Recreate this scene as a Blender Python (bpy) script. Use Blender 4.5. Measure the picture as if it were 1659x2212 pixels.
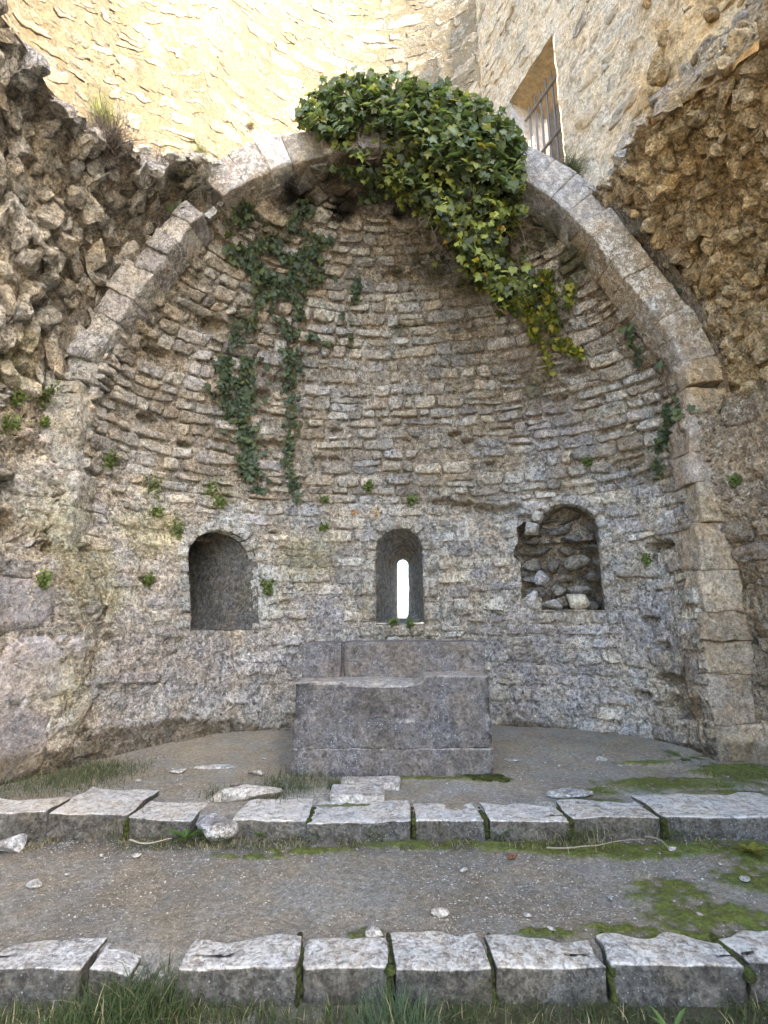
import bpy, math, random
import numpy as np
from mathutils import Vector
from mathutils.bvhtree import BVHTree
random.seed(7); rng = np.random.default_rng(7)
S = bpy.context.scene
for o in list(bpy.data.objects): bpy.data.objects.remove(o)
C = S.collection

# ---------------------------------------------------------------- camera, sky, sun, exposure
FOC, EYE = 1090.0, 1.6                       # focal length and eye height; picture units 1659 x 2212
PITCH = math.atan(239/1090)
cd = bpy.data.cameras.new('camera'); cam = bpy.data.objects.new('camera', cd); C.objects.link(cam)
cd.sensor_fit = 'HORIZONTAL'; cd.sensor_width = 36; cd.lens = 36*FOC/1659
cd.clip_start = .05; cd.clip_end = 500
cam.location = (0, 0, EYE); cam.rotation_euler = (math.pi/2+PITCH, 0, 0)
S.camera = cam
SUN = Vector((.62, -.42, .66)).normalized()
W = bpy.data.worlds.new('World'); S.world = W; W.use_nodes = True
nt = W.node_tree; bg = nt.nodes['Background']
sky = nt.nodes.new('ShaderNodeTexSky'); sky.sky_type = 'NISHITA'; sky.sun_disc = False
sky.sun_elevation = math.asin(SUN.z); sky.sun_rotation = math.atan2(SUN.x, SUN.y)
sky.dust_density = 2.5; sky.air_density = 1.0; sky.ozone_density = .6
nt.links.new(sky.outputs[0], bg.inputs[0]); bg.inputs[1].default_value = .15
sd = bpy.data.lights.new('sun', 'SUN'); sun = bpy.data.objects.new('sun', sd); C.objects.link(sun)
sd.energy = 2.0; sd.angle = math.radians(.5); sd.color = (1, .9, .74)
sun.rotation_euler = SUN.to_track_quat('Z', 'Y').to_euler(); sun.location = (4, -6, 20)
S.view_settings.view_transform = 'Standard'; S.view_settings.look = 'None'
S.view_settings.exposure = 3.38; S.view_settings.gamma = 1
S.view_settings.use_curve_mapping = False
S.view_settings.use_white_balance = True; S.view_settings.white_balance_temperature = 7050
S.cycles.max_bounces = 6; S.cycles.diffuse_bounces = 4
S.cycles.use_denoising = True

# ---------------------------------------------------------------- noise
def _h(i, j, k):
    n = (i.astype(np.int64)*374761393 + j.astype(np.int64)*668265263 + k.astype(np.int64)*2147483647) & 0xffffffff
    n = ((n ^ (n >> 13))*1274126177) & 0xffffffff
    return ((n ^ (n >> 16)) & 0xffff)/32767.5 - 1
def vn(P):
    I = np.floor(P).astype(np.int64); F = P-I; F = F*F*(3-2*F); r = 0
    for a in (0, 1):
        for b in (0, 1):
            for c in (0, 1):
                w = (F[:, 0] if a else 1-F[:, 0])*(F[:, 1] if b else 1-F[:, 1])*(F[:, 2] if c else 1-F[:, 2])
                r = r + w*_h(I[:, 0]+a, I[:, 1]+b, I[:, 2]+c)
    return r
def fbm(P, s, o=4, off=0., g=.5):
    r = 0; a = 1; t = 0; Q = P*s+off+17.3
    for k in range(o):
        r = r + a*vn(Q); t += a; a *= g; Q = Q*2.03+5.7
    return r/t
def sm(a, b, x): t = np.clip((x-a)/(b-a), 0, 1); return t*t*(3-2*t)

# ---------------------------------------------------------------- objects
def tag(o, label=None, cat=None, group=None, kind=None):
    if label: o['label'] = label
    if cat: o['category'] = cat
    if group: o['group'] = group
    if kind: o['kind'] = kind
    return o
def thing(name, loc, label, cat, group=None):
    o = bpy.data.objects.new(name, None); C.objects.link(o); o.location = loc; o.empty_display_size = .1
    return tag(o, label, cat, group)
def mesh(name, V, Fs, mat, col=None, smooth=True, lich=None):
    me = bpy.data.meshes.new(name)
    if not isinstance(Fs, list): Fs = [Fs]
    Fs = [f for f in Fs if len(f)]
    me.vertices.add(len(V)); me.vertices.foreach_set('co', np.asarray(V, np.float32).ravel())
    nl = sum(f.size for f in Fs); me.loops.add(nl)
    me.loops.foreach_set('vertex_index', np.concatenate([f.ravel() for f in Fs]).astype(np.int32))
    tot = np.concatenate([np.full(len(f), f.shape[1], np.int32) for f in Fs])
    me.polygons.add(len(tot)); me.polygons.foreach_set('loop_start', (np.cumsum(tot)-tot).astype(np.int32))
    me.polygons.foreach_set('use_smooth', np.full(len(tot), smooth))
    me.update(calc_edges=True)
    if col is not None:
        a = me.attributes.new('Col', 'FLOAT_COLOR', 'POINT')
        c = np.ones((len(V), 4), np.float32); c[:, :3] = np.clip(col, 0, 1)
        c[:, 3] = 0 if lich is None else lich
        a.data.foreach_set('color', c.ravel())
    me.materials.append(mat)
    return me
def obj(name, V, F, mat, parent=None, col=None, smooth=True, lich=None):
    V = np.asarray(V, float)
    if parent is not None:
        p = np.array(parent.location); q = parent.parent
        while q is not None: p = p+np.array(q.location); q = q.parent
        V = V-p
    o = bpy.data.objects.new(name, mesh(name, V, F, mat, col, smooth, lich)); C.objects.link(o); o.parent = parent
    return o
def grid_faces(n, m):       # n rows, m columns of vertices
    i = np.arange(n-1)[:, None]*m+np.arange(m-1)[None, :]
    return np.stack([i, i+1, i+1+m, i+m], -1).reshape(-1, 4)

# ---------------------------------------------------------------- materials
def newmat(name):
    m = bpy.data.materials.new(name); m.use_nodes = True; t = m.node_tree
    for n in list(t.nodes): t.nodes.remove(n)
    return m, t
def N(t, ty, **k):
    n = t.nodes.new(ty)
    for a, b in k.items():
        if a.startswith('i_'): n.inputs[a[2:].replace('_', ' ')].default_value = b
        else: setattr(n, a, b)
    return n
def mth(t, op, a, b=None, c=None):
    n = t.nodes.new('ShaderNodeMath'); n.operation = op
    for i, x in enumerate((a, b, c)):
        if x is None: continue
        if isinstance(x, (int, float)): n.inputs[i].default_value = x
        else: t.links.new(x, n.inputs[i])
    return n.outputs[0]
def mixc(t, fac, a, b, mode='MIX'):
    n = t.nodes.new('ShaderNodeMix'); n.data_type = 'RGBA'; n.blend_type = mode
    for s, x in ((n.inputs[0], fac), (n.inputs[6], a), (n.inputs[7], b)):
        if isinstance(x, (int, float)): s.default_value = x
        elif isinstance(x, tuple): s.default_value = (*x, 1)
        else: t.links.new(x, s)
    return n.outputs[2]
def ramp(t, x, a, b, lo=0., hi=1.):
    n = t.nodes.new('ShaderNodeMapRange'); n.interpolation_type = 'SMOOTHSTEP'
    t.links.new(x, n.inputs[0])
    for i, v in enumerate((a, b, lo, hi)): n.inputs[1+i].default_value = v
    return n.outputs[0]
def stone_mat(name, bump=.03, grain=1., speck=.5, rough=.92, pit=.5, scale=1., crust=1.):
    m, t = newmat(name); L = t.links.new
    g = N(t, 'ShaderNodeNewGeometry'); P = g.outputs['Position']
    at = N(t, 'ShaderNodeAttribute', attribute_name='Col')
    n1 = N(t, 'ShaderNodeTexNoise', i_Scale=15*scale, i_Detail=8, i_Roughness=.74); L(P, n1.inputs['Vector'])
    n2 = N(t, 'ShaderNodeTexNoise', i_Scale=48*scale, i_Detail=4, i_Roughness=.7); L(P, n2.inputs['Vector'])
    v1 = N(t, 'ShaderNodeTexVoronoi', i_Scale=38*scale, feature='SMOOTH_F1', i_Smoothness=.3)
    wv = N(t, 'ShaderNodeVectorMath', operation='MULTIPLY_ADD'); L(n1.outputs['Color'], wv.inputs[0])
    wv.inputs[1].default_value = (.12, .12, .12); L(P, wv.inputs[2]); L(wv.outputs[0], v1.inputs['Vector'])
    f1 = n1.outputs['Fac']; f2 = n2.outputs['Fac']; d1 = v1.outputs['Distance']
    c = mixc(t, 1., at.outputs['Color'], mixc(t, ramp(t, f1, .34, .68), tuple([1-.5*grain]*3), tuple([1+.4*grain]*3)), 'MULTIPLY')
    c = mixc(t, 1., c, mixc(t, ramp(t, f2, .3, .7), tuple([1-.42*grain]*3), tuple([1+.35*grain]*3)), 'MULTIPLY')
    # warm and cool mineral tint
    n3 = N(t, 'ShaderNodeTexNoise', i_Scale=3.1, i_Detail=5, i_Roughness=.65); L(P, n3.inputs['Vector'])
    c = mixc(t, 1., c, mixc(t, ramp(t, n3.outputs['Fac'], .35, .65), (1.07, 1.0, .9), (.95, .99, 1.05)), 'MULTIPLY')
    # pale lichen crust: thresholded noise, amount in the attribute's alpha
    th = mth(t, 'MULTIPLY_ADD', at.outputs['Alpha'], -.22, .66)
    mk = mth(t, 'SUBTRACT', mth(t, 'ADD', mth(t, 'MULTIPLY', f1, .55), mth(t, 'MULTIPLY', f2, .45)), th)
    c = mixc(t, ramp(t, mk, 0, .022, 0, .72), c, (.60, .595, .56))
    n4 = N(t, 'ShaderNodeTexNoise', i_Scale=21*scale, i_Detail=6, i_Roughness=.7); n4.inputs['Distortion'].default_value = .15; L(P, n4.inputs['Vector'])
    c = mixc(t, mth(t, 'MULTIPLY', ramp(t, n4.outputs['Fac'], .575, .625, 0, .45*crust), ramp(t, n3.outputs['Fac'], .38, .55, .35, 1.)), c, (.085, .075, .062))
    # white round lichen specks
    v2 = N(t, 'ShaderNodeTexVoronoi', i_Scale=85*scale); L(P, v2.inputs['Vector'])
    sp = N(t, 'ShaderNodeSeparateColor'); L(v2.outputs['Color'], sp.inputs[0])
    k = mth(t, 'MULTIPLY', ramp(t, v2.outputs['Distance'], .42, .28), ramp(t, mth(t, 'MULTIPLY', sp.outputs[0], ramp(t, n3.outputs['Fac'], .35, .6, .6, 1.)), .84, .88))
    c = mixc(t, mth(t, 'MULTIPLY', k, speck), c, (.66, .66, .64))
    b = N(t, 'ShaderNodeBsdfPrincipled', i_Roughness=rough); b.inputs['Specular IOR Level'].default_value = .25
    L(c, b.inputs['Base Color'])
    h = mth(t, 'ADD', mth(t, 'MULTIPLY', f1, 1.1), mth(t, 'MULTIPLY', f2, .35))
    h = mth(t, 'ADD', h, mth(t, 'MULTIPLY', ramp(t, d1, .05, .5), pit*.45)); h = mth(t, 'SUBTRACT', h, ramp(t, n4.outputs['Fac'], .56, .66, 0, .6*crust))
    bp = N(t, 'ShaderNodeBump', i_Strength=1., i_Distance=bump); L(h, bp.inputs['Height']); L(bp.outputs[0], b.inputs['Normal'])
    o = N(t, 'ShaderNodeOutputMaterial'); L(b.outputs[0], o.inputs[0])
    return m
def leaf_mat(name, trans=.35, rough=.35, spec=.5):
    m, t = newmat(name); L = t.links.new
    at = N(t, 'ShaderNodeAttribute', attribute_name='Col')
    b = N(t, 'ShaderNodeBsdfPrincipled', i_Roughness=rough); b.inputs['Specular IOR Level'].default_value = spec
    tr = N(t, 'ShaderNodeBsdfTranslucent'); mx = N(t, 'ShaderNodeMixShader', i_Fac=trans)
    g = N(t, 'ShaderNodeNewGeometry'); n1 = N(t, 'ShaderNodeTexNoise', i_Scale=60., i_Detail=3.); L(g.outputs['Position'], n1.inputs['Vector'])
    c = mixc(t, 1., at.outputs['Color'], mixc(t, n1.outputs['Fac'], (.72, .75, .7), (1.25, 1.25, 1.2)), 'MULTIPLY')
    L(c, b.inputs['Base Color']); L(mixc(t, 1., c, (1.5, 1.5, .6), 'MULTIPLY'), tr.inputs[0])
    L(b.outputs[0], mx.inputs[1]); L(tr.outputs[0], mx.inputs[2])
    o = N(t, 'ShaderNodeOutputMaterial'); L(mx.outputs[0], o.inputs[0]); return m
M_ST = stone_mat('rough_limestone', .05, .95, .45)
M_MO = stone_mat('old_mortar', .055, 1.05, .3, pit=.9)
M_BL = stone_mat('dressed_block', .02, .8, .45, pit=.3, crust=.55)
M_KB = stone_mat('kerb_limestone', .03, .85, .3, crust=.6)
M_TW = stone_mat('tower_limestone', .035, .45, 0., scale=.8, crust=.25)
M_GR = stone_mat('trodden_earth', .02, .6, .35, pit=.4, scale=1.9, crust=.25)
M_LF = leaf_mat('ivy_leaf', .38, .5, .28); M_GS = leaf_mat('grass_blade', .25, .6, .2)
M_MS = stone_mat('moss', .03, 1., 0., 1., 1.2, 2., crust=0.)
M_VI = leaf_mat('dry_vine', 0., .9, .1)
m, t = newmat('weathered_iron'); b = N(t, 'ShaderNodeBsdfPrincipled', i_Roughness=.6, i_Metallic=.3)
n1 = N(t, 'ShaderNodeTexNoise', i_Scale=30., i_Detail=5.); t.links.new(mixc(t, n1.outputs['Fac'], (.09, .085, .085), (.22, .205, .2)), b.inputs[0])
o = N(t, 'ShaderNodeOutputMaterial'); t.links.new(b.outputs[0], o.inputs[0]); M_IR = m

# ---------------------------------------------------------------- surfaces of the ruin (metres; x right, y away, z up)
def catmull(P, n):
    P = np.asarray(P, float); Q = np.vstack([2*P[0]-P[1], P, 2*P[-1]-P[-2]]); out = []
    d = []
    for i in range(1, len(Q)-2):
        for t in np.linspace(0, 1, 24, endpoint=False):
            out.append(.5*((2*Q[i])+(-Q[i-1]+Q[i+1])*t+(2*Q[i-1]-5*Q[i]+4*Q[i+1]-Q[i+2])*t*t+(-Q[i-1]+3*Q[i]-3*Q[i+1]+Q[i+2])*t**3))
    out.append(P[-1]); out = np.array(out)
    s = np.r_[0, np.cumsum(np.linalg.norm(np.diff(out, axis=0), axis=1))]
    u = np.linspace(0, s[-1], n); return np.stack([np.interp(u, s, out[:, k]) for k in range(out.shape[1])], 1)
def poly(T): n = len(T); x = np.linspace(0, 1, n); return lambda U: np.stack([np.interp(U, x, T[:, k]) for k in range(T.shape[1])], 1)
CX, SPZ, RI, RV = .05, 4.0, 3.40, 3.78      # arch centre x, springing height, intrados and vault radius
D_Y = 5.28
def rad(a): return RI-.20*np.exp(-((a-149)/19.)**2)-.22*np.exp(-((a-31)/19.)**2)   # inner radius by angle in degrees: straighter flanks
def radz(z, left): a = np.degrees(np.arcsin(np.clip((z-SPZ)/RI, 0, 1))); return np.where(left, rad(180-a), rad(a))/RI
pf = poly(catmull([(-2.98, 5.2), (-2.6, 5.75), (-2.0, 6.36), (-1.2, 6.74), (0, 6.95), (1.4, 6.92), (2.35, 6.72), (2.95, 6.3), (3.2, 5.8), (3.28, 5.35)], 200))
fi = np.linspace(0, math.pi, 400); el = np.stack([CX-3.38*np.cos(fi), D_Y+1.7*np.sin(fi)**.9], 1)
sl = np.r_[0, np.cumsum(np.linalg.norm(np.diff(el, axis=0), axis=1))]; fu = lambda U: np.interp(U, sl/sl[-1], fi)
DZ0, DZ1 = .05, 3.25
def drum(U, V):
    z = DZ0+V*(DZ1-DZ0); f = fu(U); P1 = np.stack([CX-3.38*np.cos(f), D_Y+1.7*np.sin(f)**.9], 1); k = sm(.35, 1, V)[:, None]
    P = pf(U)*(1-k)+P1*k; return np.c_[P, z]
def dome(U, V):
    a = V*(math.pi/2)*.985; f = fu(U); z = DZ1+(SPZ+RI-DZ1)*np.sin(a); q = np.cos(a)**.9
    zc = np.clip((z-SPZ)/RI, 0, 1); lat = RI*np.sqrt(1-zc**2)       # meets the arch at its mouth
    lat = np.where(z < SPZ, 3.38, lat)*radz(z, f < math.pi/2); dep = 1.7*q+.05
    return np.c_[CX-lat*np.cos(f), D_Y+dep*np.sin(f)**.9, z]
lf0 = poly(catmull([(-3.6, .2), (-3.5, 2.6), (-3.42, 4.3), (-3.25, 4.75), (-2.96, 5.24), (-3.2, 5.6)], 120)); lf1 = poly(np.array([(-3.8, .2), (-3.76, 2.4), (-3.74, 4.2), (-3.7, 5.1), (-3.3, 5.24), (-3.55, 5.6)]))
rt0 = poly(catmull([(3.45, 5.85), (3.22, 5.5), (3.5, 5.42), (3.78, 5.36), (3.86, 5.1), (3.9, 2.6), (3.9, .2)], 120)); rt1 = poly(np.array([(3.6, 5.7), (3.36, 5.26), (3.7, 5.2), (3.84, 5.0), (3.84, 3.8), (3.84, 2.4), (3.84, .2)]))
def leftw(U, V): k = sm(.3, .95, V)[:, None]; P = lf0(U)*(1-k)+lf1(U)*k; return np.c_[P, V*4.1-.05]
def rightw(U, V): k = sm(.3, .95, V)[:, None]; P = rt0(U)*(1-k)+rt1(U)*k; return np.c_[P, V*4.1-.05]
def edgeL(y): return np.radians(180-np.interp(y, [0, 3, 4, 4.6, 5.2], [34, 36, 38, 44, 56]))      # broken top edge of the left vault haunch
def edgeR(y): return np.radians(np.interp(y, [0, 2, 3, 3.8, 4.4, 5.2], [26, 30, 34, 40, 45, 47]))
def vaultl(U, V): y = 5.5-U*5.28; a = math.pi+(edgeL(y)-math.pi)*V; return np.c_[CX+RV*np.cos(a), y, SPZ+RV*np.sin(a)]
def vaultr(U, V): y = .22+U*5.28; a = edgeR(y)*V; return np.c_[CX+(RV+.04)*np.cos(a), y, SPZ+(RV+.04)*np.sin(a)]
wa, wb = np.array([4.75, 1.8]), np.array([2.05, 8.55])
def upper(U, V):                                                   # tall wall with the barred window, from near to far
    P = wb+(wa-wb)*U[:, None]; return np.c_[P, 6.7+V*8.7]
tp = poly(catmull([(-4.7, .5), (-4.65, 3), (-4.5, 5), (-4.05, 6.6), (-3.1, 7.9), (-1.8, 8.9), (-.2, 9.35), (1.4, 9.05), (2.9, 8.1)], 200))
def tower(U, V): P = tp(U); top = np.interp(U, [0, .3, .5, 1], [11.5, 13, 18, 18.5]); return np.c_[P, 6+V*(top-6)]
def haunchr(U, V):                                                 # rubble slope from the right vault's edge up to the tall wall
    y = 5.5-U*5.2; e = edgeR(np.minimum(y, 5.2)); A = np.c_[CX+(RV+.04)*np.cos(e), y, SPZ+(RV+.04)*np.sin(e)]
    k = (wb[1]-y)/(wb[1]-wa[1]); bx = wb[0]+(wa[0]-wb[0])*k; B = np.c_[bx+.1, y, 8.0-.0*y+0*bx]
    return A+(B-A)*V[:, None]
def haunchl(U, V):
    y = 5.6-U*5.2; e = edgeL(np.minimum(y, 5.2)); A = np.c_[CX+RV*np.cos(e), y, SPZ+RV*np.sin(e)]
    B = np.c_[np.full_like(y, -4.7), y, A[:, 2]+.25]; return A+(B-A)*V[:, None]

class Surf:
    def __init__(s, f, amp=.02, amp2=.06, seed=0, nscale=3.): s.f = f; s.amp = amp; s.amp2 = amp2; s.seed = seed; s.ns = nscale; s.prep()
    def prep(s):
        v = np.linspace(0, 1, 80); P = s.f(np.full(80, .5), v); s.vl = np.r_[0, np.cumsum(np.linalg.norm(np.diff(P, axis=0), axis=1))]; s.H = s.vl[-1]
        s.tab = []
        for vv in np.linspace(0, 1, 25):
            u = np.linspace(0, 1, 200); P = s.f(u, np.full(200, vv)); s.tab.append(np.r_[0, np.cumsum(np.linalg.norm(np.diff(P, axis=0), axis=1))])
        s.tab = np.array(s.tab)
    def v_of(s, h): return np.interp(h, s.vl, np.linspace(0, 1, 80))
    def row(s, v): x = v*24; i = int(min(23, x)); return s.tab[i]*(1-(x-i))+s.tab[i+1]*(x-i)
    def nrm(s, U, V, P=None):
        e = 1e-3; U0 = np.clip(U-e, 0, 1); U1 = np.clip(U+e, 0, 1); V0 = np.clip(V-e, 0, 1); V1 = np.clip(V+e, 0, 1)
        n = np.cross(s.f(U1, V)-s.f(U0, V), s.f(U, V1)-s.f(U, V0)); n /= np.linalg.norm(n, axis=1)[:, None]+1e-9
        return -n*s.flip
    flip = 1
    def base(s, P): return s.amp2*fbm(P, .9, 2, s.seed)+s.amp*fbm(P, s.ns, 3, s.seed+9)
    def at(s, U, V, d=0.):
        U = np.clip(U, 0, 1); V = np.clip(V, 0, 1); P = s.f(U, V); n = s.nrm(U, V)
        return P+n*(s.base(P)+d)[:, None], n
surfs = {}
def S_(name, f, ref=(0, 3, 3), **k):
    s = Surf(f, **k); s.flip = 1; P = f(np.array([.5]), np.array([.5])); n = s.nrm(np.array([.5]), np.array([.5]))
    if ((np.array(ref)-P)*n).sum() < 0: s.flip = -1
    surfs[name] = s; return s
S_('drum', drum, amp=.03, amp2=.07, seed=1); S_('dome', dome, amp=.022, amp2=.07, seed=2)
S_('left', leftw, amp=.06, amp2=.1, seed=3, nscale=2.2); S_('right', rightw, amp=.05, amp2=.05, seed=4)
S_('vl', vaultl, amp=.14, amp2=.16, seed=5, nscale=1.8); S_('vr', vaultr, amp=.10, amp2=.10, seed=6, nscale=1.8)
S_('upper', upper, amp=.015, amp2=.05, seed=7, ref=(-4, 3, 10)); S_('tower', tower, ref=(0, 3, 10), amp=.006, amp2=.05, seed=8)
S_('hr', haunchr, amp=.10, amp2=.22, seed=10, nscale=2.2, ref=(0, 0, 12)); S_('hl', haunchl, amp=.1, amp2=.15, seed=11, nscale=2, ref=(-3, 3, 20))
def sheet(s, nu, nv):
    U, V = np.meshgrid(np.linspace(0, 1, nu), np.linspace(0, 1, nv)); U = U.ravel(); V = V.ravel()
    P, n = s.at(U, V); return P, n, U, V
def bvh_of(names):
    VV = []; FF = []; k = 0
    for nm in names:
        P, _, _, _ = sheet(surfs[nm], 90, 60); F = grid_faces(60, 90)+k; VV += [tuple(p) for p in P]; FF += [tuple(f) for f in F.tolist()]; k += len(P)
    return BVHTree.FromPolygons(VV, FF)
B_IN = bvh_of(['drum', 'dome', 'left', 'right', 'vl', 'vr', 'hr']); B_ALL = bvh_of(list(surfs))
def ray(x, y):
    u = (x-829.5)/FOC; v = (y-1106)/FOC; c, s = math.cos(PITCH), math.sin(PITCH); return Vector((u, c+v*s, s-v*c)).normalized()
def hit(x, y, b=None):
    r = (b or B_ALL).ray_cast(Vector((0, 0, EYE)), ray(x, y))
    if not r[0]: return aty(x, y, 5.3), np.array([0, -1., 0])
    return (np.array(r[0]), np.array(r[1]) if np.dot(r[1], ray(x, y)) < 0 else -np.array(r[1])) if r[0] else (None, None)
def atz(x, y, z): r = ray(x, y); t = (z-EYE)/r.z; return np.array([r.x*t, r.y*t, z])
def aty(x, y, Y): r = ray(x, y); t = Y/r.y; return np.array([r.x*t, Y, EYE+r.z*t])

# ---------------------------------------------------------------- colours of the stone (soil line, lichen, ochre, soot) and painted crown shade
BL = []
def atz(x, y, z): r = ray(x, y); t = (z-EYE)/r.z; return np.array([r.x*t, r.y*t, z])
def aty(x, y, Y): r = ray(x, y); t = Y/r.y; return np.array([r.x*t, Y, EYE+r.z*t])
def blob(x, y, rad, col, st=.7, lich=0., b=None):
    p, _ = hit(x, y, b)
    if p is not None: BL.append((p, rad, np.array(col), st, lich))
OCH, YEL, WHT, PUR, BLK, GRN, TAN = (.49, .35, .18), (.36, .34, .15), (.55, .56, .55), (.37, .345, .345), (.012, .011, .01), (.09, .11, .035), (.38, .30, .21)
for x, y, r in [(1620, 480, 1.3), (1600, 180, 1.2), (1640, 760, .8), (1500, 330, .6), (1480, 100, .9)]: blob(x, y, r, OCH, .8)
for x, y, r in [(1350, 640, .7), (1280, 560, .5), (1620, 1000, .9), (1500, 750, .5), (1560, 1200, .6), (1560, 1500, .7), (1620, 1400, .6), (1000, 450, .6)]: blob(x, y, r, TAN, .6)
for x, y, r in [(330, 1150, .45), (200, 1240, .5), (650, 1210, .5), (560, 1290, .4), (120, 1480, .35), (480, 1180, .3), (40, 780, .4), (470, 1060, .3), (110, 1110, .4)]: blob(x, y, r, YEL, .38, .2)
for x, y, r in [(520, 1120, .22), (580, 1270, .35), (455, 1160, .25), (210, 760, .35), (300, 600, .3), (1270, 1070, .3), (1150, 1040, .35), (1120, 1150, .3), (640, 1120, .3), (50, 1050, .4), (250, 900, .5), (1330, 480, .3), (800, 1080, .5), (1260, 1150, .3)]: blob(x, y, r, WHT, .35, .55)
for x, y, r in [(20, 1300, .5), (30, 1500, .5), (450, 1440, .5), (700, 1340, .3), (300, 1450, .5), (1200, 1450, .7), (1400, 1350, .5), (1000, 1500, .4), (1180, 930, .6), (270, 1250, .12)]: blob(x, y, r, PUR, .6)
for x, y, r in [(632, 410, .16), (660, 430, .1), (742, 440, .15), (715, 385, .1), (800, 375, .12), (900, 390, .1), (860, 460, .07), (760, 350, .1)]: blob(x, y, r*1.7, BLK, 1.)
for x, y, r in [(790, 370, .55), (700, 380, .4), (900, 400, .5), (980, 470, .4), (1060, 540, .4)]: blob(x, y, r, (.085, .07, .05), .75)  # shade beneath the arch crown, painted on the dome around the soot
for x, y, r in [(767, 1107, .055), (818, 1107, .055)]: blob(x, y, r, (.40, .235, .12), 1.)
for x, y, r in [(860, 708, .14), (900, 700, .1), (860, 590, .12), (940, 590, .2), (900, 560, .14), (1010, 700, .08), (520, 700, .25), (540, 1030, .2), (1190, 500, .3), (1010, 620, .2), (600, 520, .25), (1240, 560, .3)]: blob(x, y, r, (.07, .075, .03), .75)
for x, y, r in [(225, 240, .35), (400, 380, .2), (1160, 830, .2), (810, 1108, .1)]: blob(x, y, r, GRN if y != 1108 else OCH, .6)
for x, y, r in [(550, 1470, .6), (400, 1510, .5), (300, 1540, .5), (600, 1400, .5), (700, 1300, .5)]: blob(x, y, r, (.42, .40, .385), .6)
for x, y, r in [(580, 1240, .3), (560, 1310, .25), (500, 1125, .18), (430, 1180, .15), (940, 1160, .3), (1100, 1100, .3), (200, 820, .3), (160, 1020, .3)]: blob(x, y, r, (.50, .51, .50), .5, .6)
def colour(P, base, zsoil=True):
    n = fbm(P, 1.3, 3, 40); n2 = fbm(P, 5, 3, 60)
    c = base*1.18*(1+.16*n[:, None]+.2*n2[:, None])
    lich = .22+.6*np.clip(n+.2*n2, 0, 1)
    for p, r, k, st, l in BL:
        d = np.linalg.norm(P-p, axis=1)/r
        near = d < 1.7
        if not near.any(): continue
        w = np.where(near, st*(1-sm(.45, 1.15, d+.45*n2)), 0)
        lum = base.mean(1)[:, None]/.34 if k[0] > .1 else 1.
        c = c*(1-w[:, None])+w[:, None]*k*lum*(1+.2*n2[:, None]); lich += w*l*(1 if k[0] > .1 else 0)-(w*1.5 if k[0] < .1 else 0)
    if zsoil:
        w = (1-sm(.36, .42, P[:, 2]+.22*n+.05*n2-.10*sm(-1, -3, P[:, 0])+.0*P[:, 0]))[:, None]*.85*(P[:, 2] < 1.2)[:, None]
        c = c*(1-w)+w*np.array([.15, .125, .09]); lich = lich*(1-w[:, 0])-w[:, 0]
    return c, np.clip(lich, -1, 1)

# ---------------------------------------------------------------- openings in the curved wall
class Opening:
    def __init__(s, cx, ybot, ytop, wpx, din, depth):
        p, n = hit(cx, ybot, B_IN); q, _ = hit(cx, ytop, B_IN); s.p = p; a = np.array([*din, 0.]); a /= np.linalg.norm(a); s.a = a; s.t = np.array([a[1], -a[0], 0])
        dist = np.linalg.norm(p-np.array([0, 0, EYE])); s.w = wpx; s.z0 = p[2]; s.z1 = q[2]; s.depth = depth
    def local(s, P): d = P-s.p; return d@s.t, P[:, 2]-s.z0, d@s.a
    def inside(s, P, g=0.):
        l, z, d = s.local(P); r = s.w/2; top = s.z1-s.z0-r
        return ((np.abs(l) < r+g) & (z > -g) & (z < top) | ((l**2+(z-top)**2 < (r+g)**2) & (z >= top))) & (np.abs(d) < .9)
    def outline(s, n=40, k=1., w=None, z0=None, z1=None):
        r = (w or s.w)/2; z0 = s.z0 if z0 is None else z0; z1 = s.z1 if z1 is None else z1; top = z1-r; pts = []
        L = (top-z0); per = 2*L+math.pi*r+2*r; m = n
        for i in range(m):
            q = per*i/m
            if q < L: pts.append((-r, z0+q))
            elif q < L+math.pi*r: a = math.pi-(q-L)/r; pts.append((r*math.cos(a), top+r*math.sin(a)))
            elif q < 2*L+math.pi*r: pts.append((r, top-(q-L-math.pi*r)))
            else: pts.append((r-(q-2*L-math.pi*r), z0))
        return np.array(pts)
def hole_rim(op, pts, off=-.015):      # points of an outline carried onto the wall along the opening's axis
    out = []
    for l, z in pts:
        o = op.p+op.t*l-op.a*1.2; o[2] = z; r = B_IN.ray_cast(Vector(o), Vector(op.a)); q = np.array(r[0]) if r[0] else o+op.a*1.2
        out.append(q+op.a*off)
    return np.array(out)
O_L = Opening(484, 1362, 1147, .80, (-.78, .62), .55)
O_W = Opening(864, 1346, 1142, .64, (.03, 1), .95)
O_R = Opening(1238, 1318, 1086, .76, (.35, .93), .75)
OPS = [O_L, O_W, O_R]
# broken left side of the right niche
def r_break(P): l, z, d = O_R.local(P); return (l > -.66+.1*fbm(P, 5, 2, 3)) & (l < 0) & (z > .14+.1*fbm(P, 6, 2)) & (z < 1.22+.2*(l+.3)+.08*fbm(P, 7, 2, 8)) & (np.abs(d) < .9)

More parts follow.
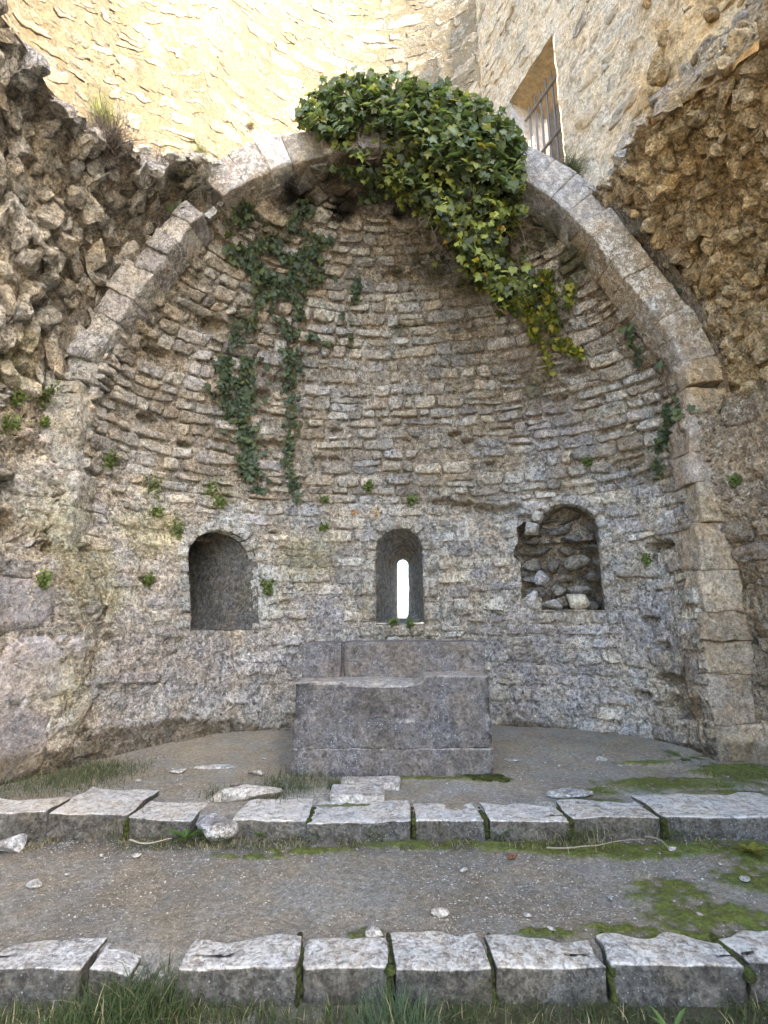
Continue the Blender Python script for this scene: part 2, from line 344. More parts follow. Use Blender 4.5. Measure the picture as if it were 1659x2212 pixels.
PITS = [(hit(4, 1135, B_IN)[0], .3, .34)]
for x, y, r, dp in [(1000, 1092, .10, .16), (1040, 1096, .12, .2), (1090, 1100, .10, .16), (960, 1085, .07, .1), (1130, 1118, .05, .1), (725, 930, .05, .12), (722, 990, .04, .1), (985, 935, .05, .14), (1008, 950, .05, .12), (590, 960, .10, .14), (560, 850, .07, .1), (316, 1252, .06, .18), (1425, 1180, .07, .2), (1470, 1530, .14, .2), (1430, 1395, .08, .12), (1400, 1340, .06, .1), (1450, 1470, .09, .14), (600, 820, .10, .1), (320, 905, .07, .1), (330, 760, .09, .1), (470, 705, .1, .12), (1210, 860, .06, .1), (400, 960, .05, .12), (255, 1000, .05, .12), (690, 990, .05, .1), (1240, 800, .09, .14), (90, 1275, .05, .06), (845, 595, .08, .08), (900, 600, .08, .08), (1380, 1500, .06, .1), (240, 1375, .05, .06), (590, 1150, .035, .1), (615, 1300, .05, .08), (1060, 1000, .05, .1), (880, 950, .04, .08), (1010, 1330, .03, .08)]:
    PITS.append((hit(x, y, B_IN)[0], r*1.35, dp*1.2))
def pit_depth(P):
    d = np.zeros(len(P))
    for p, r, dp in PITS:
        q = (P-p)*np.array([.65, .65, 1.7]); l = np.linalg.norm(q, axis=1); m_ = l < r*2
        if m_.any(): d[m_] = np.maximum(d[m_], dp*(1-sm(.5, 1.15, l[m_]/r+.9*fbm(P[m_], 6.5, 3, 3))))
    return d
def in_open(P, g=0.):
    r = np.zeros(len(P), bool)
    for o in OPS: r |= o.inside(P, g)
    return r | r_break(P)

# ---------------------------------------------------------------- masonry
GA = np.array([-1, -.94, -.82, -.62, -.38, -.13, .13, .38, .62, .82, .94, 1]); GB = np.array([-1, -.9, -.68, -.36, 0, .36, .68, .9, 1])
AA, BB = np.meshgrid(GA, GB); AA = AA.ravel(); BB = BB.ravel(); SF = grid_faces(len(GB), len(GA))
EDGE = (np.maximum(np.abs(AA), np.abs(BB)) >= .999)
def stones(s, parent, rows, wid, prot, pal, gap=.02, jit=.02, keep=.95, wav=.06, mat=None, rough=.02, name='stone', vr=(0, 1), ur=(0, 1), skip=None, zsoil=True, h0=0., maxparts=300, tilt=.02):
    mat = mat or M_ST; out = []; h = s.H*vr[0]+h0; r0 = random.Random(s.seed*31+5)
    while h < s.H*vr[1]:
        hh = r0.uniform(*rows); hm = h+hh/2
        if hm > s.H: break
        v = float(s.v_of(hm)); row = s.row(v); Lr = row[-1]; x = Lr*ur[0]-r0.uniform(0, wid[0])
        while x < Lr*ur[1]:
            w = r0.uniform(*wid)*(1.4 if r0.random() < .15 else 1)
            if r0.random() < keep:
                subs = [(h, hh)] if r0.random() > .16 or hh < rows[0]*1.25 else [(h, hh*.48), (h+hh*.5, hh*.5)]
                for (hb, hq) in subs:
                    gg = gap*r0.uniform(.4, 1.6); hw = (w-gg)/2; hv = (hq-gg)/2
                    if hw < .03 or hv < .015: continue
                    a = AA*(1-.10*np.abs(BB)**3*r0.uniform(.3, 1.8)); b_ = BB*(1-.14*np.abs(AA)**3*r0.uniform(.3, 1.8))
                    j = [r0.uniform(-jit, jit) for _ in range(8)]
                    sx = x+w/2+a*hw+j[0]*(1-AA)*(1-BB)/4+j[1]*(1+AA)*(1-BB)/4+j[2]*(1-AA)*(1+BB)/4+j[3]*(1+AA)*(1+BB)/4
                    sy = hb+hq/2+b_*hv+j[4]*(1-AA)*(1-BB)/4+j[5]*(1+AA)*(1-BB)/4+j[6]*(1-AA)*(1+BB)/4+j[7]*(1+AA)*(1+BB)/4
                    p = r0.uniform(*prot); tl = r0.uniform(-tilt, tilt), r0.uniform(-tilt, tilt)
                    out.append((sx, sy, np.interp(v, [0, 1], [0, 1])+0*sx, p, tl, r0.random(), r0.random(), w*hq, row))
            x += w
        h += hh
    if not out: return
    n = len(AA); SX = np.concatenate([o[0] for o in out]); SY = np.concatenate([o[1] for o in out])
    wv = wav*fbm(np.c_[SX*.6, SY*.6, np.full_like(SX, s.seed)], 1., 3, 3.)
    jx = jit*1.1*fbm(np.c_[SX, SY, np.zeros_like(SX)], 9, 2, 1.); jy = jit*.9*fbm(np.c_[SX, SY, np.zeros_like(SX)], 11, 2, 8.)
    V = s.v_of(np.clip(SY+wv+jy, 0, s.H)); U = np.concatenate([np.interp(SX[i*n:(i+1)*n]+jx[i*n:(i+1)*n], o[8], np.linspace(0, 1, 200)) for i, o in enumerate(out)])
    prof = ((1-np.abs(AA)**12)*(1-np.abs(BB)**10)); prof = np.where(EDGE, -1.2, prof**.45)
    d = np.concatenate([np.where(EDGE, -.05, o[3]*prof+o[4][0]*AA+o[4][1]*BB) for o in out])
    P0, nn = s.at(U, V); d = d+np.tile(~EDGE, len(out))*(rough*1.1*fbm(P0, 15, 3, 70)+rough*1.3*fbm(P0, 4.5, 2, 75)-rough*1.6*np.maximum(fbm(P0, 22, 2, 81)-.12, 0)*2); P = P0+nn*d[:, None]
    cen = P0.reshape(-1, n, 3)[:, n//2]; okk = ~(in_open(P0, .012).reshape(-1, n).any(1)) if s in (surfs['drum'], surfs['dome']) else np.ones(len(out), bool)
    u0 = U.reshape(-1, n); okk &= (u0[:, 0] < .9995) & (u0[:, -1] > .0005) & ((u0.max(1)-u0.min(1)) > 1e-4)
    okk &= (pit_depth(P0) < .05).reshape(-1, n).all(1)
    if skip is not None: okk &= ~skip(cen)
    pal = np.array(pal); base = np.array([pal[int(o[5]*len(pal)) % len(pal)]*(.68+.58*o[6]) for o in out]).repeat(n, 0)
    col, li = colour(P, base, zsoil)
    idx = np.where(okk)[0]; vis = []
    cz = np.array([0, 0, EYE]); area = np.array([o[7] for o in out]); 
    # size in the picture decides which stones become parts of their own
    ds = cen-cz; fr = ds[:, 1]*math.cos(PITCH)+ds[:, 2]*math.sin(PITCH); px = ds[:, 0]/np.maximum(fr, .1)*FOC; py = (ds[:, 2]*math.cos(PITCH)-ds[:, 1]*math.sin(PITCH))/np.maximum(fr, .1)*FOC
    inside = (np.abs(px) < 880) & (np.abs(py) < 1150) & (fr > .3); cosn = np.abs((ds*nn.reshape(-1, n, 3)[:, n//2]).sum(1)/np.linalg.norm(ds, axis=1))
    sc = area*cosn/np.linalg.norm(ds, axis=1)**2*inside; order = idx[np.argsort(-sc[idx])]
    parts = order[:maxparts]; rest = order[maxparts:]; parts = [i for i in parts if sc[i] > 0]; rest = [i for i in order if i not in set(parts)]
    for i in parts:
        sl_ = slice(i*n, (i+1)*n); obj(name, P[sl_], SF, mat, parent, col[sl_], True, li[sl_])
    if len(rest):
        VV = np.concatenate([P[i*n:(i+1)*n] for i in rest]); FF = np.concatenate([SF+k*n for k in range(len(rest))])
        tag(obj('stone_infill', VV, FF, mat, parent, np.concatenate([col[i*n:(i+1)*n] for i in rest]), True, np.concatenate([li[i*n:(i+1)*n] for i in rest])), kind='stuff')
def core(s, parent, nu, nv, base, name='mortar_bed', mat=None, depth=.0, amp=1., zsoil=True, extra=None):
    U, V = np.meshgrid(np.linspace(0, 1, nu), np.linspace(0, 1, nv)); U = U.ravel(); V = V.ravel(); P, n = s.at(U, V)
    d = .020*fbm(P, 12, 4, 30)+.040*fbm(P, 4.2, 3, 35)-.035*np.maximum(fbm(P, 19, 3, 36)-.15, 0)*2-depth-pit_depth(P)
    if extra is not None: d = d+extra(P)
    P = P+n*(d*amp)[:, None]; F = grid_faces(nv, nu)
    if s in (surfs['drum'], surfs['dome']):
        cen = P[F].mean(1); F = F[~in_open(cen)]
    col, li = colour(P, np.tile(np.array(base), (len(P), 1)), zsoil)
    return obj(name, P, F, mat or M_MO, parent, col, True, li)

# rocks: irregular faceted lumps
def ico(sub):
    import bmesh
    b = bmesh.new(); bmesh.ops.create_icosphere(b, subdivisions=sub, radius=1); V = np.array([v.co[:] for v in b.verts]); F = np.array([[v.index for v in f.verts] for f in b.faces]); b.free(); return V, F
IV2, IF2 = ico(3); IV1, IF1 = ico(2); IV0, IF0 = ico(1)
def rock(r0, size, sub=2, cuts=16, rough=.09):
    V, F = ((IV2, IF2) if sub == 2 else (IV1, IF1) if sub == 1 else (IV0, IF0)); V = V.copy()
    for _ in range(cuts):
        d = np.array([r0.gauss(0, 1) for _ in range(3)]); d /= np.linalg.norm(d); k = r0.uniform(.34, .66); q = V@d; V -= np.maximum(q-k, 0)[:, None]*d*.95
    V = V*(1+rough*1.6*fbm(V, 2.2, 3, r0.uniform(0, 99))[:, None])
    V = V*np.array(size); e = [r0.uniform(-.35, .35) for _ in range(3)]
    return V, F
def rotm(ax, a): return np.array(__import__('mathutils').Matrix.Rotation(a, 3, Vector(ax)))
def basis(n, up=(0, 0, 1)):
    n = n/np.linalg.norm(n); x = np.cross(up, n); x /= np.linalg.norm(x)+1e-9; y = np.cross(n, x); return np.stack([x, y, n])
def rocks_on(s, parent, spacing, size, pal, prot=.3, elong=(1., 1.7), thick=(.6, 1.), ur=(0, 1), vr=(0, 1), skew=0., name='rubble_stone', seed=0, mat=None, up=(0, 1, 0), maxparts=300):
    r0 = random.Random(seed); items = []
    h = s.H*vr[0]
    while h < s.H*vr[1]:
        v = float(s.v_of(h)); row = s.row(v); x = row[-1]*ur[0]+r0.uniform(0, spacing)
        while x < row[-1]*ur[1]:
            sz = r0.uniform(*size); u = np.interp(x+r0.uniform(-.03, .03), row, np.linspace(0, 1, 200)); vv = float(s.v_of(min(s.H, max(0, h+r0.uniform(-.05, .05)))))
            items.append((u, vv, sz)); x += spacing*r0.uniform(.75, 1.35)*sz/((size[0]+size[1])/2)
        h += spacing*.74*r0.uniform(.85, 1.15)
    U = np.array([i[0] for i in items]); V = np.array([i[1] for i in items]); P, n = s.at(U, V); allv = []
    pal = np.array(pal)
    for i, (u, v, sz) in enumerate(items):
        e = r0.uniform(*elong); Vt, F = rock(r0, (sz*e*.5, sz*.5, sz*.5*r0.uniform(*thick)*1.25), 2 if sz > .0 else 1)
        B = basis(n[i], up); a = skew+r0.gauss(0, .3); R = rotm((0, 0, 1), a)@rotm((1, 0, 0), r0.gauss(0, .25))@rotm((0, 1, 0), r0.gauss(0, .25)); W_ = (Vt@R.T)@B+P[i]+n[i]*sz*(prot-.2)
        base = np.tile(pal[r0.randrange(len(pal))]*r0.uniform(.75, 1.2), (len(W_), 1)); allv.append((W_, F, base))
    VV = np.concatenate([a[0] for a in allv]); VV = VV+(.045*fbm(VV, 6, 4, 5)+.015*fbm(VV, 18, 3, 15)-.05*np.maximum(fbm(VV, 14, 2, 6)-.1, 0))[:, None]*np.repeat(n, [len(a[0]) for a in allv], 0)
    CC, LL = colour(VV, np.concatenate([a[2] for a in allv]), False); cz = np.array([0, 0, EYE]); k = 0; sc = []
    for i, a in enumerate(allv):
        ds = P[i]-cz; fr = ds[1]*math.cos(PITCH)+ds[2]*math.sin(PITCH); ux = abs(ds[0]/max(fr, .1)*FOC); sc.append((items[i][2]/np.linalg.norm(ds))**2*(ux < 900) if fr > .3 else 0)
    order = np.argsort(-np.array(sc)); pick = set(int(i) for i in order[:maxparts] if sc[i] > 0); rv = []; rf = []; rc = []; rl = []; q = 0
    for i, a in enumerate(allv):
        m_ = len(a[0]); sl_ = slice(k, k+m_); k += m_
        if i in pick: obj(name, VV[sl_], a[1], mat or M_ST, parent, CC[sl_], False, LL[sl_])
        else: rv.append(VV[sl_]); rf.append(a[1]+q); rc.append(CC[sl_]); rl.append(LL[sl_]); q += m_
    if rv: tag(obj('rubble_infill', np.concatenate(rv), np.concatenate(rf), mat or M_ST, parent, np.concatenate(rc), True, np.concatenate(rl)), kind='stuff')

GREY = [(.38, .355, .31), (.42, .395, .35), (.35, .325, .295), (.43, .40, .34), (.36, .34, .32)]
WARM = [(.40, .355, .29), (.43, .38, .31), (.37, .325, .27), (.41, .37, .32)]
ORAN = [(.50, .41, .27), (.45, .34, .19), (.49, .38, .23), (.41, .32, .20), (.47, .36, .22)]

# the ground first, as the setting
def ground(name, x0, x1, y0, y1, z, step, fn, kind='structure', zf=None):
    nx = int((x1-x0)/step)+2; ny = int((y1-y0)/step)+2; X, Y = np.meshgrid(np.linspace(x0, x1, nx), np.linspace(y0, y1, ny)); P = np.c_[X.ravel(), Y.ravel(), np.full(X.size, z)]
    dz, col, li = fn(P); P[:, 2] += dz; return tag(obj(name, P, grid_faces(ny, nx), M_GR, None, col, True, li), kind=kind)
Z1, Z2 = .136, .25
E_ = np.array([.26, .235, .19]); MOSS = np.array([.11, .14, .022]); DRY = np.array([.30, .27, .225])
GB_ = []
def gblob(x, y, z, rx, ry, st=1.): p = atz(x, y, z); GB_.append((p, rx, ry, st))
for x, y, rx, ry, st in [(1560, 1830, .6, .14, .9), (1350, 1835, .55, .14, 1), (1150, 1825, .5, .1, .9), (900, 1822, .45, .08, .8), (660, 1835, .35, .07, .7), (540, 1845, .3, .06, .6), (1560, 1990, .42, .32, .62), (1450, 1930, .3, .22, .5), (1650, 1900, .35, .2, .6), (1350, 2010, .25, .1, .5), (1600, 2040, .3, .1, .8), (790, 2015, .1, .05, .7), (1180, 2012, .16, .05, .8), (1650, 1850, .3, .15, .8)]: gblob(x, y, Z1, rx, ry, st)
for x, y, rx, ry, st in [(1480, 1690, .7, .18, 1), (1600, 1670, .5, .25, .9), (1330, 1705, .5, .08, .9), (1040, 1682, .3, .08, 1.1), (900, 1680, .5, .05, .8), (760, 1738, .35, .03, .8), (1260, 1725, .3, .05, .9), (1560, 1712, .5, .08, 1), (660, 1700, .3, .05, .5), (1400, 1650, .4, .08, .5)]: gblob(x, y, Z2, rx, ry, st)
def gcol(P, base, zlev):
    n = fbm(P, 1.1, 3, 4); n2 = fbm(P, 7, 3, 9); n3 = fbm(P, 22, 2, 3)
    c = base*(1+.25*n[:, None]+.18*n2[:, None]); w = sm(-.1, .35, fbm(P, .7, 2, 21))[:, None]*.6; c = c*(1-w)+w*DRY*(1+.15*n2[:, None])
    mk = np.zeros(len(P))
    for p, rx, ry, st in GB_:
        if abs(p[2]-zlev) > .02: continue
        d = np.sqrt(((P[:, 0]-p[0])/rx)**2+((P[:, 1]-p[1])/ry)**2); mk = np.maximum(mk, st*(1-sm(.4, 1.3, d+.5*n2)))
    mk = np.clip(mk*(1+1.1*n3+.7*n2), 0, 1); mk = sm(.12, .52, mk)
    c = c*(1-mk[:, None]*.92)+mk[:, None]*.92*MOSS*(1+.4*n3[:, None]+.3*n2[:, None]); return c, mk, n, n2, n3
def g_path(P):
    c, mk, n, n2, n3 = gcol(P, E_, Z1); bank = sm(3.55, 3.9, P[:, 1]); dz = -.16*(1-sm(2.57, 2.72, P[:, 1]+.05*fbm(P, 4, 3, 6)))+.012*n+.006*n2+.010*mk+.012*mk*n3-.0*bank-.02*sm(-1.5, -3, P[:, 0])*bank; c = c*(1-.45*bank[:, None]*(1-mk)[:, None]); return dz, c, .15-.6*mk
def g_apse(P):
    c, mk, n, n2, n3 = gcol(P, E_*1.12, Z2); gr = sm(5.0, 4.4, P[:, 1])*sm(-.2, .3, fbm(P, 2.2, 3, 77)); c = c*(1-.5*gr[:, None])+.5*gr[:, None]*np.array([.4, .385, .36])
    rim = sm(5.6, 6.9, P[:, 1]+.25*np.abs(P[:, 0])); dz = -.14*(1-sm(4.02, 4.12, P[:, 1]))+.015*n+.008*n2+.012*mk+.012*mk*n3+.07*rim; return dz, c, .2+.4*gr-.7*mk-.3*rim
def g_low(P):
    c, mk, n, n2, n3 = gcol(P, np.array([.08, .075, .045]), 0.); w = sm(-.3, .2, n2)[:, None]; c = c*(1-.6*w)+.6*w*np.array([.05, .065, .018]); return .02*n+.015*n2, c, np.full(len(P), -.6)
ground('ground', -30, 30, -30, 34, -.03, 1.2, lambda P: (-.02+0*P[:, 0], np.tile(np.array([.36, .32, .26]), (len(P), 1)), -.6+0*P[:, 0]))  # unseen outer ground, made pale to bounce sunlight up under the vaults
ground('grass_verge', -4.2, 4.3, .3, 2.62, 0., .03, g_low)
ground('gravel_path', -4.2, 4.3, 2.54, 4.1, Z1-.012, .02, g_path)
ground('apse_floor', -4.2, 4.3, 4.05, 7.4, Z2-.012, .025, g_apse)

# ---------------------------------------------------------------- the curved apse wall with its three openings
aw = thing('apse_wall', (0, 6.9, 0), 'curved grey lower wall of the apse with two niches and a slit window behind the altar', 'wall')
core(surfs['drum'], aw, 640, 240, (.42, .385, .335), depth=.0)
def lowflat(c): return (c[:, 2] < .55)
stones(surfs['drum'], aw, (.13, .22), (.20, .52), (-.004, .048), [tuple(1.12*q for q in g) for g in GREY]+[(.41, .38, .37)], gap=.024, jit=.022, keep=.95, wav=.06, rough=.015, h0=.25, tilt=.014, skip=lambda c: (c[:, 0] < -.55+.5*fbm(c, 1.5, 2, 4)) & (c[:, 2] < 1.75+.5*fbm(c, 1.2, 2, 8)) & (fbm(c*3.1, 7, 1, 2) < .25))
def lining(op, parent, depth, name, w1=None, z0=None, z1=None, back=True, base=(.36, .34, .31), rings=22, bul=.03, npt=72, skewx=0., cut=False):
    a = op.outline(npt); A = hole_rim(op, a); a2 = op.outline(npt, w=w1 or op.w*.92, z0=z0, z1=z1); Bp = np.array([op.p+op.t*(l+skewx)+op.a*depth for l, z in a2]); Bp[:, 2] = a2[:, 1]
    cen = A.mean(0); R = []
    for k in range(rings):
        q = k/(rings-1); X = A*(1-q)+Bp*q; R.append(X)
    V = np.concatenate(R); ax = cen+np.outer((V-cen)@op.a, op.a); rad = V-ax; rad /= np.linalg.norm(rad, axis=1)[:, None]; V = V+rad*(bul*fbm(V, 5, 4, 50)+.01*fbm(V, 20, 2, 3))[:, None]
    i = np.arange(rings-1)[:, None]*npt+np.arange(npt)[None]; j = np.arange(rings-1)[:, None]*npt+(np.arange(npt)[None]+1) % npt
    F = np.stack([i, j, j+npt, i+npt], -1).reshape(-1, 4); Fl = [F]
    if back:
        c = V[-npt:].mean(0)+op.a*.06; V = np.vstack([V, V[-npt:]*.5+c*.5+op.a*.05+.02*rng.normal(size=(npt, 3)), c]); b0 = (rings-1)*npt; k = np.arange(npt); k2 = (k+1) % npt
        Fl.append(np.stack([b0+k, b0+k2, b0+npt+k2, b0+npt+k], -1)); Fl.append(np.stack([b0+npt+k, b0+npt+k2, np.full(npt, b0+2*npt)], -1))
    if cut:
        G = []
        for f_ in Fl: c_ = V[f_].mean(1); l_, z_, d_ = op.local(c_); G.append(f_[~((l_ < -.04) & (z_ < 1.18) & (z_ > .03))])
        Fl = G
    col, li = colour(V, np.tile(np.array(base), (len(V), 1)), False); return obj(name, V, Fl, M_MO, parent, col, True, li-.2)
lining(O_L, aw, 1.35, 'niche_lining', w1=.62, base=(.18, .175, .165), bul=.06, skewx=-.1)  # lining darkened to put the left niche's shade into its colour
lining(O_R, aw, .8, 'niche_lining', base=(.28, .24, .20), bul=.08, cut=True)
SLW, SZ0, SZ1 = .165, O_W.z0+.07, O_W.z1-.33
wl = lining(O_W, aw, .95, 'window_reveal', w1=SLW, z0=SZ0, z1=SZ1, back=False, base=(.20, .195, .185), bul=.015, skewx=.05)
# ring of dressed stones round an opening
def ring(op, parent, n_side, n_arch, rad, prot, pal, mat=M_ST, name='surround_stone', sides=(1, 1), sill=0, depth=.12, thick=None):
    r0 = random.Random(int(op.z0*1000)); r = op.w/2; top = op.z1-op.z0-r
    def blk(l0, z0, l1, z1, l2, z2, l3, z3):       # four corners in the opening's plane
        g = 9; A_, B_ = np.meshgrid(np.linspace(-1, 1, g), np.linspace(-1, 1, g)); A_ = A_.ravel(); B_ = B_.ravel(); s_ = .955
        A2 = A_*s_; B2 = B_*s_; c = [(1-A2)*(1-B2)/4, (1+A2)*(1-B2)/4, (1+A2)*(1+B2)/4, (1-A2)*(1+B2)/4]
        l = c[0]*l0+c[1]*l1+c[2]*l2+c[3]*l3; z = c[0]*z0+c[1]*z1+c[2]*z2+c[3]*z3
        P = np.array([op.p+op.t*a for a in l]); P[:, 2] = op.z0+z; o = P-op.a*1.2; hitp = []
        for q in o:
            h_ = B_IN.ray_cast(Vector(q), Vector(op.a)); hitp.append(np.array(h_[0]) if h_[0] else q+op.a*1.2)
        H = np.array(hitp); e = np.maximum(np.abs(A_), np.abs(B_)); p = prot*r0.uniform(.6, 1.4); d = np.where(e > .99, -.12, np.where(e > .7, p*.75, p))+np.where(e > .99, 0, .02*fbm(H, 9, 3, 12))
        P = H-op.a*d[:, None]; base = np.tile(np.array(pal[r0.randrange(len(pal))])*r0.uniform(.85, 1.15), (len(P), 1)); col, li = colour(P, base, False); obj(name, P, grid_faces(g, g), mat, parent, col, True, li)
    for k in range(n_arch):
        a0 = math.pi-math.pi*k/n_arch; a1 = math.pi-math.pi*(k+1)/n_arch; R2 = r+rad*r0.uniform(.85, 1.15); R1 = r-.015
        blk(R1*math.cos(a0), top+R1*math.sin(a0), R1*math.cos(a1), top+R1*math.sin(a1), R2*math.cos(a1), top+R2*math.sin(a1), R2*math.cos(a0), top+R2*math.sin(a0))
    for sd_, on in ((-1, sides[0]), (1, sides[1])):
        if not on: continue
        z = 0
        for k in range(n_side):
            z2 = top*(k+1)/n_side+(r0.uniform(-.03, .03) if k < n_side-1 else 0); wd = rad*r0.uniform(.8, 1.5); x0 = sd_*(r-.015); x1 = sd_*(r+wd); a_, b_ = (x0, x1) if sd_ > 0 else (x1, x0)
            blk(a_, z, b_, z, b_, z2, a_, z2); z = z2
    x = -r-.1
    for k in range(sill):
        w = (2*r+.3)/sill*r0.uniform(.8, 1.2); blk(x, -.19*r0.uniform(.85, 1.15), x+w, -.18, x+w, -.008, x, -.008); x += w
ring(O_W, aw, 3, 9, .21, .045, [(.40, .37, .31), (.36, .33, .28), (.42, .38, .31)], sill=5)
ring(O_L, aw, 4, 8, .13, .025, [(.42, .42, .40), (.38, .38, .36)])
ring(O_R, aw, 4, 8, .16, .03, [(.42, .40, .36), (.38, .36, .32)], sides=(0, 1), sill=5)
# voussoirs seen on the inside of the window head
# dark rubble packing of the right niche's broken flank
def packing(op, parent):
    r0 = random.Random(3); 
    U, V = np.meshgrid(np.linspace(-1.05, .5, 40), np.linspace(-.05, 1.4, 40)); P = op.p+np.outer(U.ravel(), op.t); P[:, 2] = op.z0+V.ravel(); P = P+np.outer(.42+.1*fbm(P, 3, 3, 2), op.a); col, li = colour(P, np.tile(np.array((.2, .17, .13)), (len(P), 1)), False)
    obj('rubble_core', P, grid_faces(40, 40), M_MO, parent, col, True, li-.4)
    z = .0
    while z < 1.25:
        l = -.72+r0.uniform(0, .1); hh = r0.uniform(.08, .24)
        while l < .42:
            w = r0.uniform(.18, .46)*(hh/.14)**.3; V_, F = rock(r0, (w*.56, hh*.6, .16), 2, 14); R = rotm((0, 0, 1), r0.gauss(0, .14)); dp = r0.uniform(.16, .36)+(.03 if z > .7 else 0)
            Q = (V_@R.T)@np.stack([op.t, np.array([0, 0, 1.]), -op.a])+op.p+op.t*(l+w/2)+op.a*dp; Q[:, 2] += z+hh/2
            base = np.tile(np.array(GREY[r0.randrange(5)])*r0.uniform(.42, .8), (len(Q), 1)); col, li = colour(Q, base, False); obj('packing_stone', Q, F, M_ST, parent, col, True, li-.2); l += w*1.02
        z += hh
packing(O_R, aw)

# ---------------------------------------------------------------- half dome
hd = thing('half_dome', (0, 6.9, 3.25), 'ruined half dome of curved stone courses, above the three openings, under the ivy', 'vault')
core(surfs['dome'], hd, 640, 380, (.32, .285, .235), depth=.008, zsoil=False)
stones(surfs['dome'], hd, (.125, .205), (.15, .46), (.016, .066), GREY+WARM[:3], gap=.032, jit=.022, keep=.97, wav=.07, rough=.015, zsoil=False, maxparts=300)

def shell(U, V):
    a = V*math.pi/2; f = -.12+U*(math.pi+.24); z = 2.7+(SPZ+RI+.3-2.7)*np.sin(a); lat = 3.75*np.sqrt(1-np.clip((z-SPZ)/(RI+.32), 0, 1)**2); return np.c_[CX-lat*np.cos(f), 5.34+2.15*np.cos(a)**.8*np.sin(f), z]
U, V = np.meshgrid(np.linspace(0, 1, 60), np.linspace(0, 1, 40)); P = shell(U.ravel(), V.ravel()); col, li = colour(P, np.tile(np.array((.34, .3, .25)), (len(P), 1)), False); obj('outer_shell', P, grid_faces(40, 60), M_MO, hd, col, True, li)

def rbox(n3, half, r, noise=.012, seed=0., chips=.0):
    nx, ny, nz = n3; def_ = lambda n: np.r_[-1, -1+.06, np.linspace(-1+.14, 1-.14, n), 1-.06, 1] if n > 1 else np.array([-1, -.9, 0, .9, 1.])
    gx, gy, gz = def_(nx), def_(ny), def_(nz); V = []; F = []; key = {}
    def vid(p):
        k = tuple(np.round(p, 4))
        if k not in key: key[k] = len(V); V.append(p)
        return key[k]
    for ax, g1, g2 in ((0, gy, gz), (1, gz, gx), (2, gx, gy)):
        for sgn in (-1, 1):
            for i in range(len(g1)-1):
                for j in range(len(g2)-1):
                    q = []
                    for a, b in ((g1[i], g2[j]), (g1[i+1], g2[j]), (g1[i+1], g2[j+1]), (g1[i], g2[j+1])):
                        p = [0, 0, 0]; p[ax] = sgn; p[(ax+1) % 3] = a; p[(ax+2) % 3] = b; q.append(vid(p))
                    F.append(q if sgn > 0 else q[::-1])
    V = np.array(V, float)*np.array(half); inn = np.clip(V, -(np.array(half)-r), np.array(half)-r); d = V-inn; L = np.linalg.norm(d, axis=1)[:, None]; V = np.where(L > 1e-6, inn+d/np.maximum(L, 1e-6)*r, V)
    Q = V+seed*7.7; V = V+noise*np.stack([fbm(Q, 5, 4, k*11.) for k in (1, 2, 3)], 1)
    if chips: edge = np.sort(np.abs(V)/np.array(half), axis=1)[:, 1]; V = V*(1-(chips*sm(.8, 1, edge)*np.maximum(fbm(Q, 6, 3, 55), 0))[:, None])
    return V, np.array(F)
# ---------------------------------------------------------------- flanking walls
lw = thing('left_side_wall', (-3.4, 4.6, 0), 'lichened left side wall with large dressed blocks, from floor up to arch foot', 'wall')
core(surfs['left'], lw, 460, 330, (.37, .33, .27))
BIG = [(.36, .345, .34), (.40, .38, .35), (.38, .36, .32), (.41, .38, .32)]
stones(surfs['left'], lw, (.22, .48), (.3, .7), (-.03, .04), BIG, gap=.03, jit=.06, keep=.75, wav=.2, rough=.04, vr=(0, .55), tilt=.02)
stones(surfs['left'], lw, (.13, .26), (.2, .44), (-.01, .085), GREY, gap=.04, jit=.05, keep=.85, wav=.2, rough=.05, vr=(.55, 1), tilt=.03)
rw = thing('right_side_wall', (3.6, 5.2, 0), 'tan right side wall with a pier of upright dressed blocks below arch foot', 'wall')
core(surfs['right'], rw, 460, 330, (.40, .325, .235))
stones(surfs['right'], rw, (.24, .42), (.26, .5), (-.02, .04), [(.38, .32, .26), (.36, .30, .24), (.33, .29, .27), (.42, .33, .24)], gap=.024, jit=.03, keep=.85, wav=.08, rough=.03, tilt=.014)

def jamb(parent, xb, yb, xt, yt, z0, z1, w, prot, pal, seed, mat=None, nz=.018):
    r_ = random.Random(seed); z = z0
    while z < z1-.1:
        h = min(r_.uniform(.26, .52), z1-z); q = sm(.8, 4, z+h/2); x = xb+(xt-xb)*q; y = yb+(yt-yb)*q; ww = w*r_.uniform(.85, 1.15)
        V_, F_ = rbox((13, 5, 12), (ww/2, .2, h/2+.002), .012, nz, z*3, .22); W_ = V_+np.array([x+r_.uniform(-.03, .03), y+.2-prot*r_.uniform(.4, 1.3), z+h/2]); W_ = W_+.035*np.stack([fbm(W_, 5, 5, k) for k in (4, 5, 6)], 1)
        col, li = colour(W_, np.tile(np.array(pal[r_.randrange(len(pal))])*r_.uniform(.85, 1.1), (len(W_), 1))); obj('jamb_stone', W_, F_, mat or M_BL, parent, col, True, li); z += h
jamb(rw, 3.52, 5.36, 3.58, 5.22, .2, 4.15, .48, .035, [(.36, .305, .235), (.38, .32, .245), (.33, .285, .25), (.39, .33, .24)], 5, M_BL)
jamb(lw, -3.22, 4.98, -3.50, 5.14, 2.3, 4.2, .36, .05, [(.42, .41, .38), (.38, .36, .31), (.40, .385, .34)], 6, M_ST, .03)
sL = surfs['left']; stones(sL, lw, (.62, .66), (.75, 1.0), (.02, .035), [(.27, .252, .255), (.285, .27, .268)], gap=.012, jit=.012, keep=1., wav=.03, rough=.022, vr=(.06, .53), ur=(.62, .80), mat=M_BL, name='dressed_block', tilt=.004)

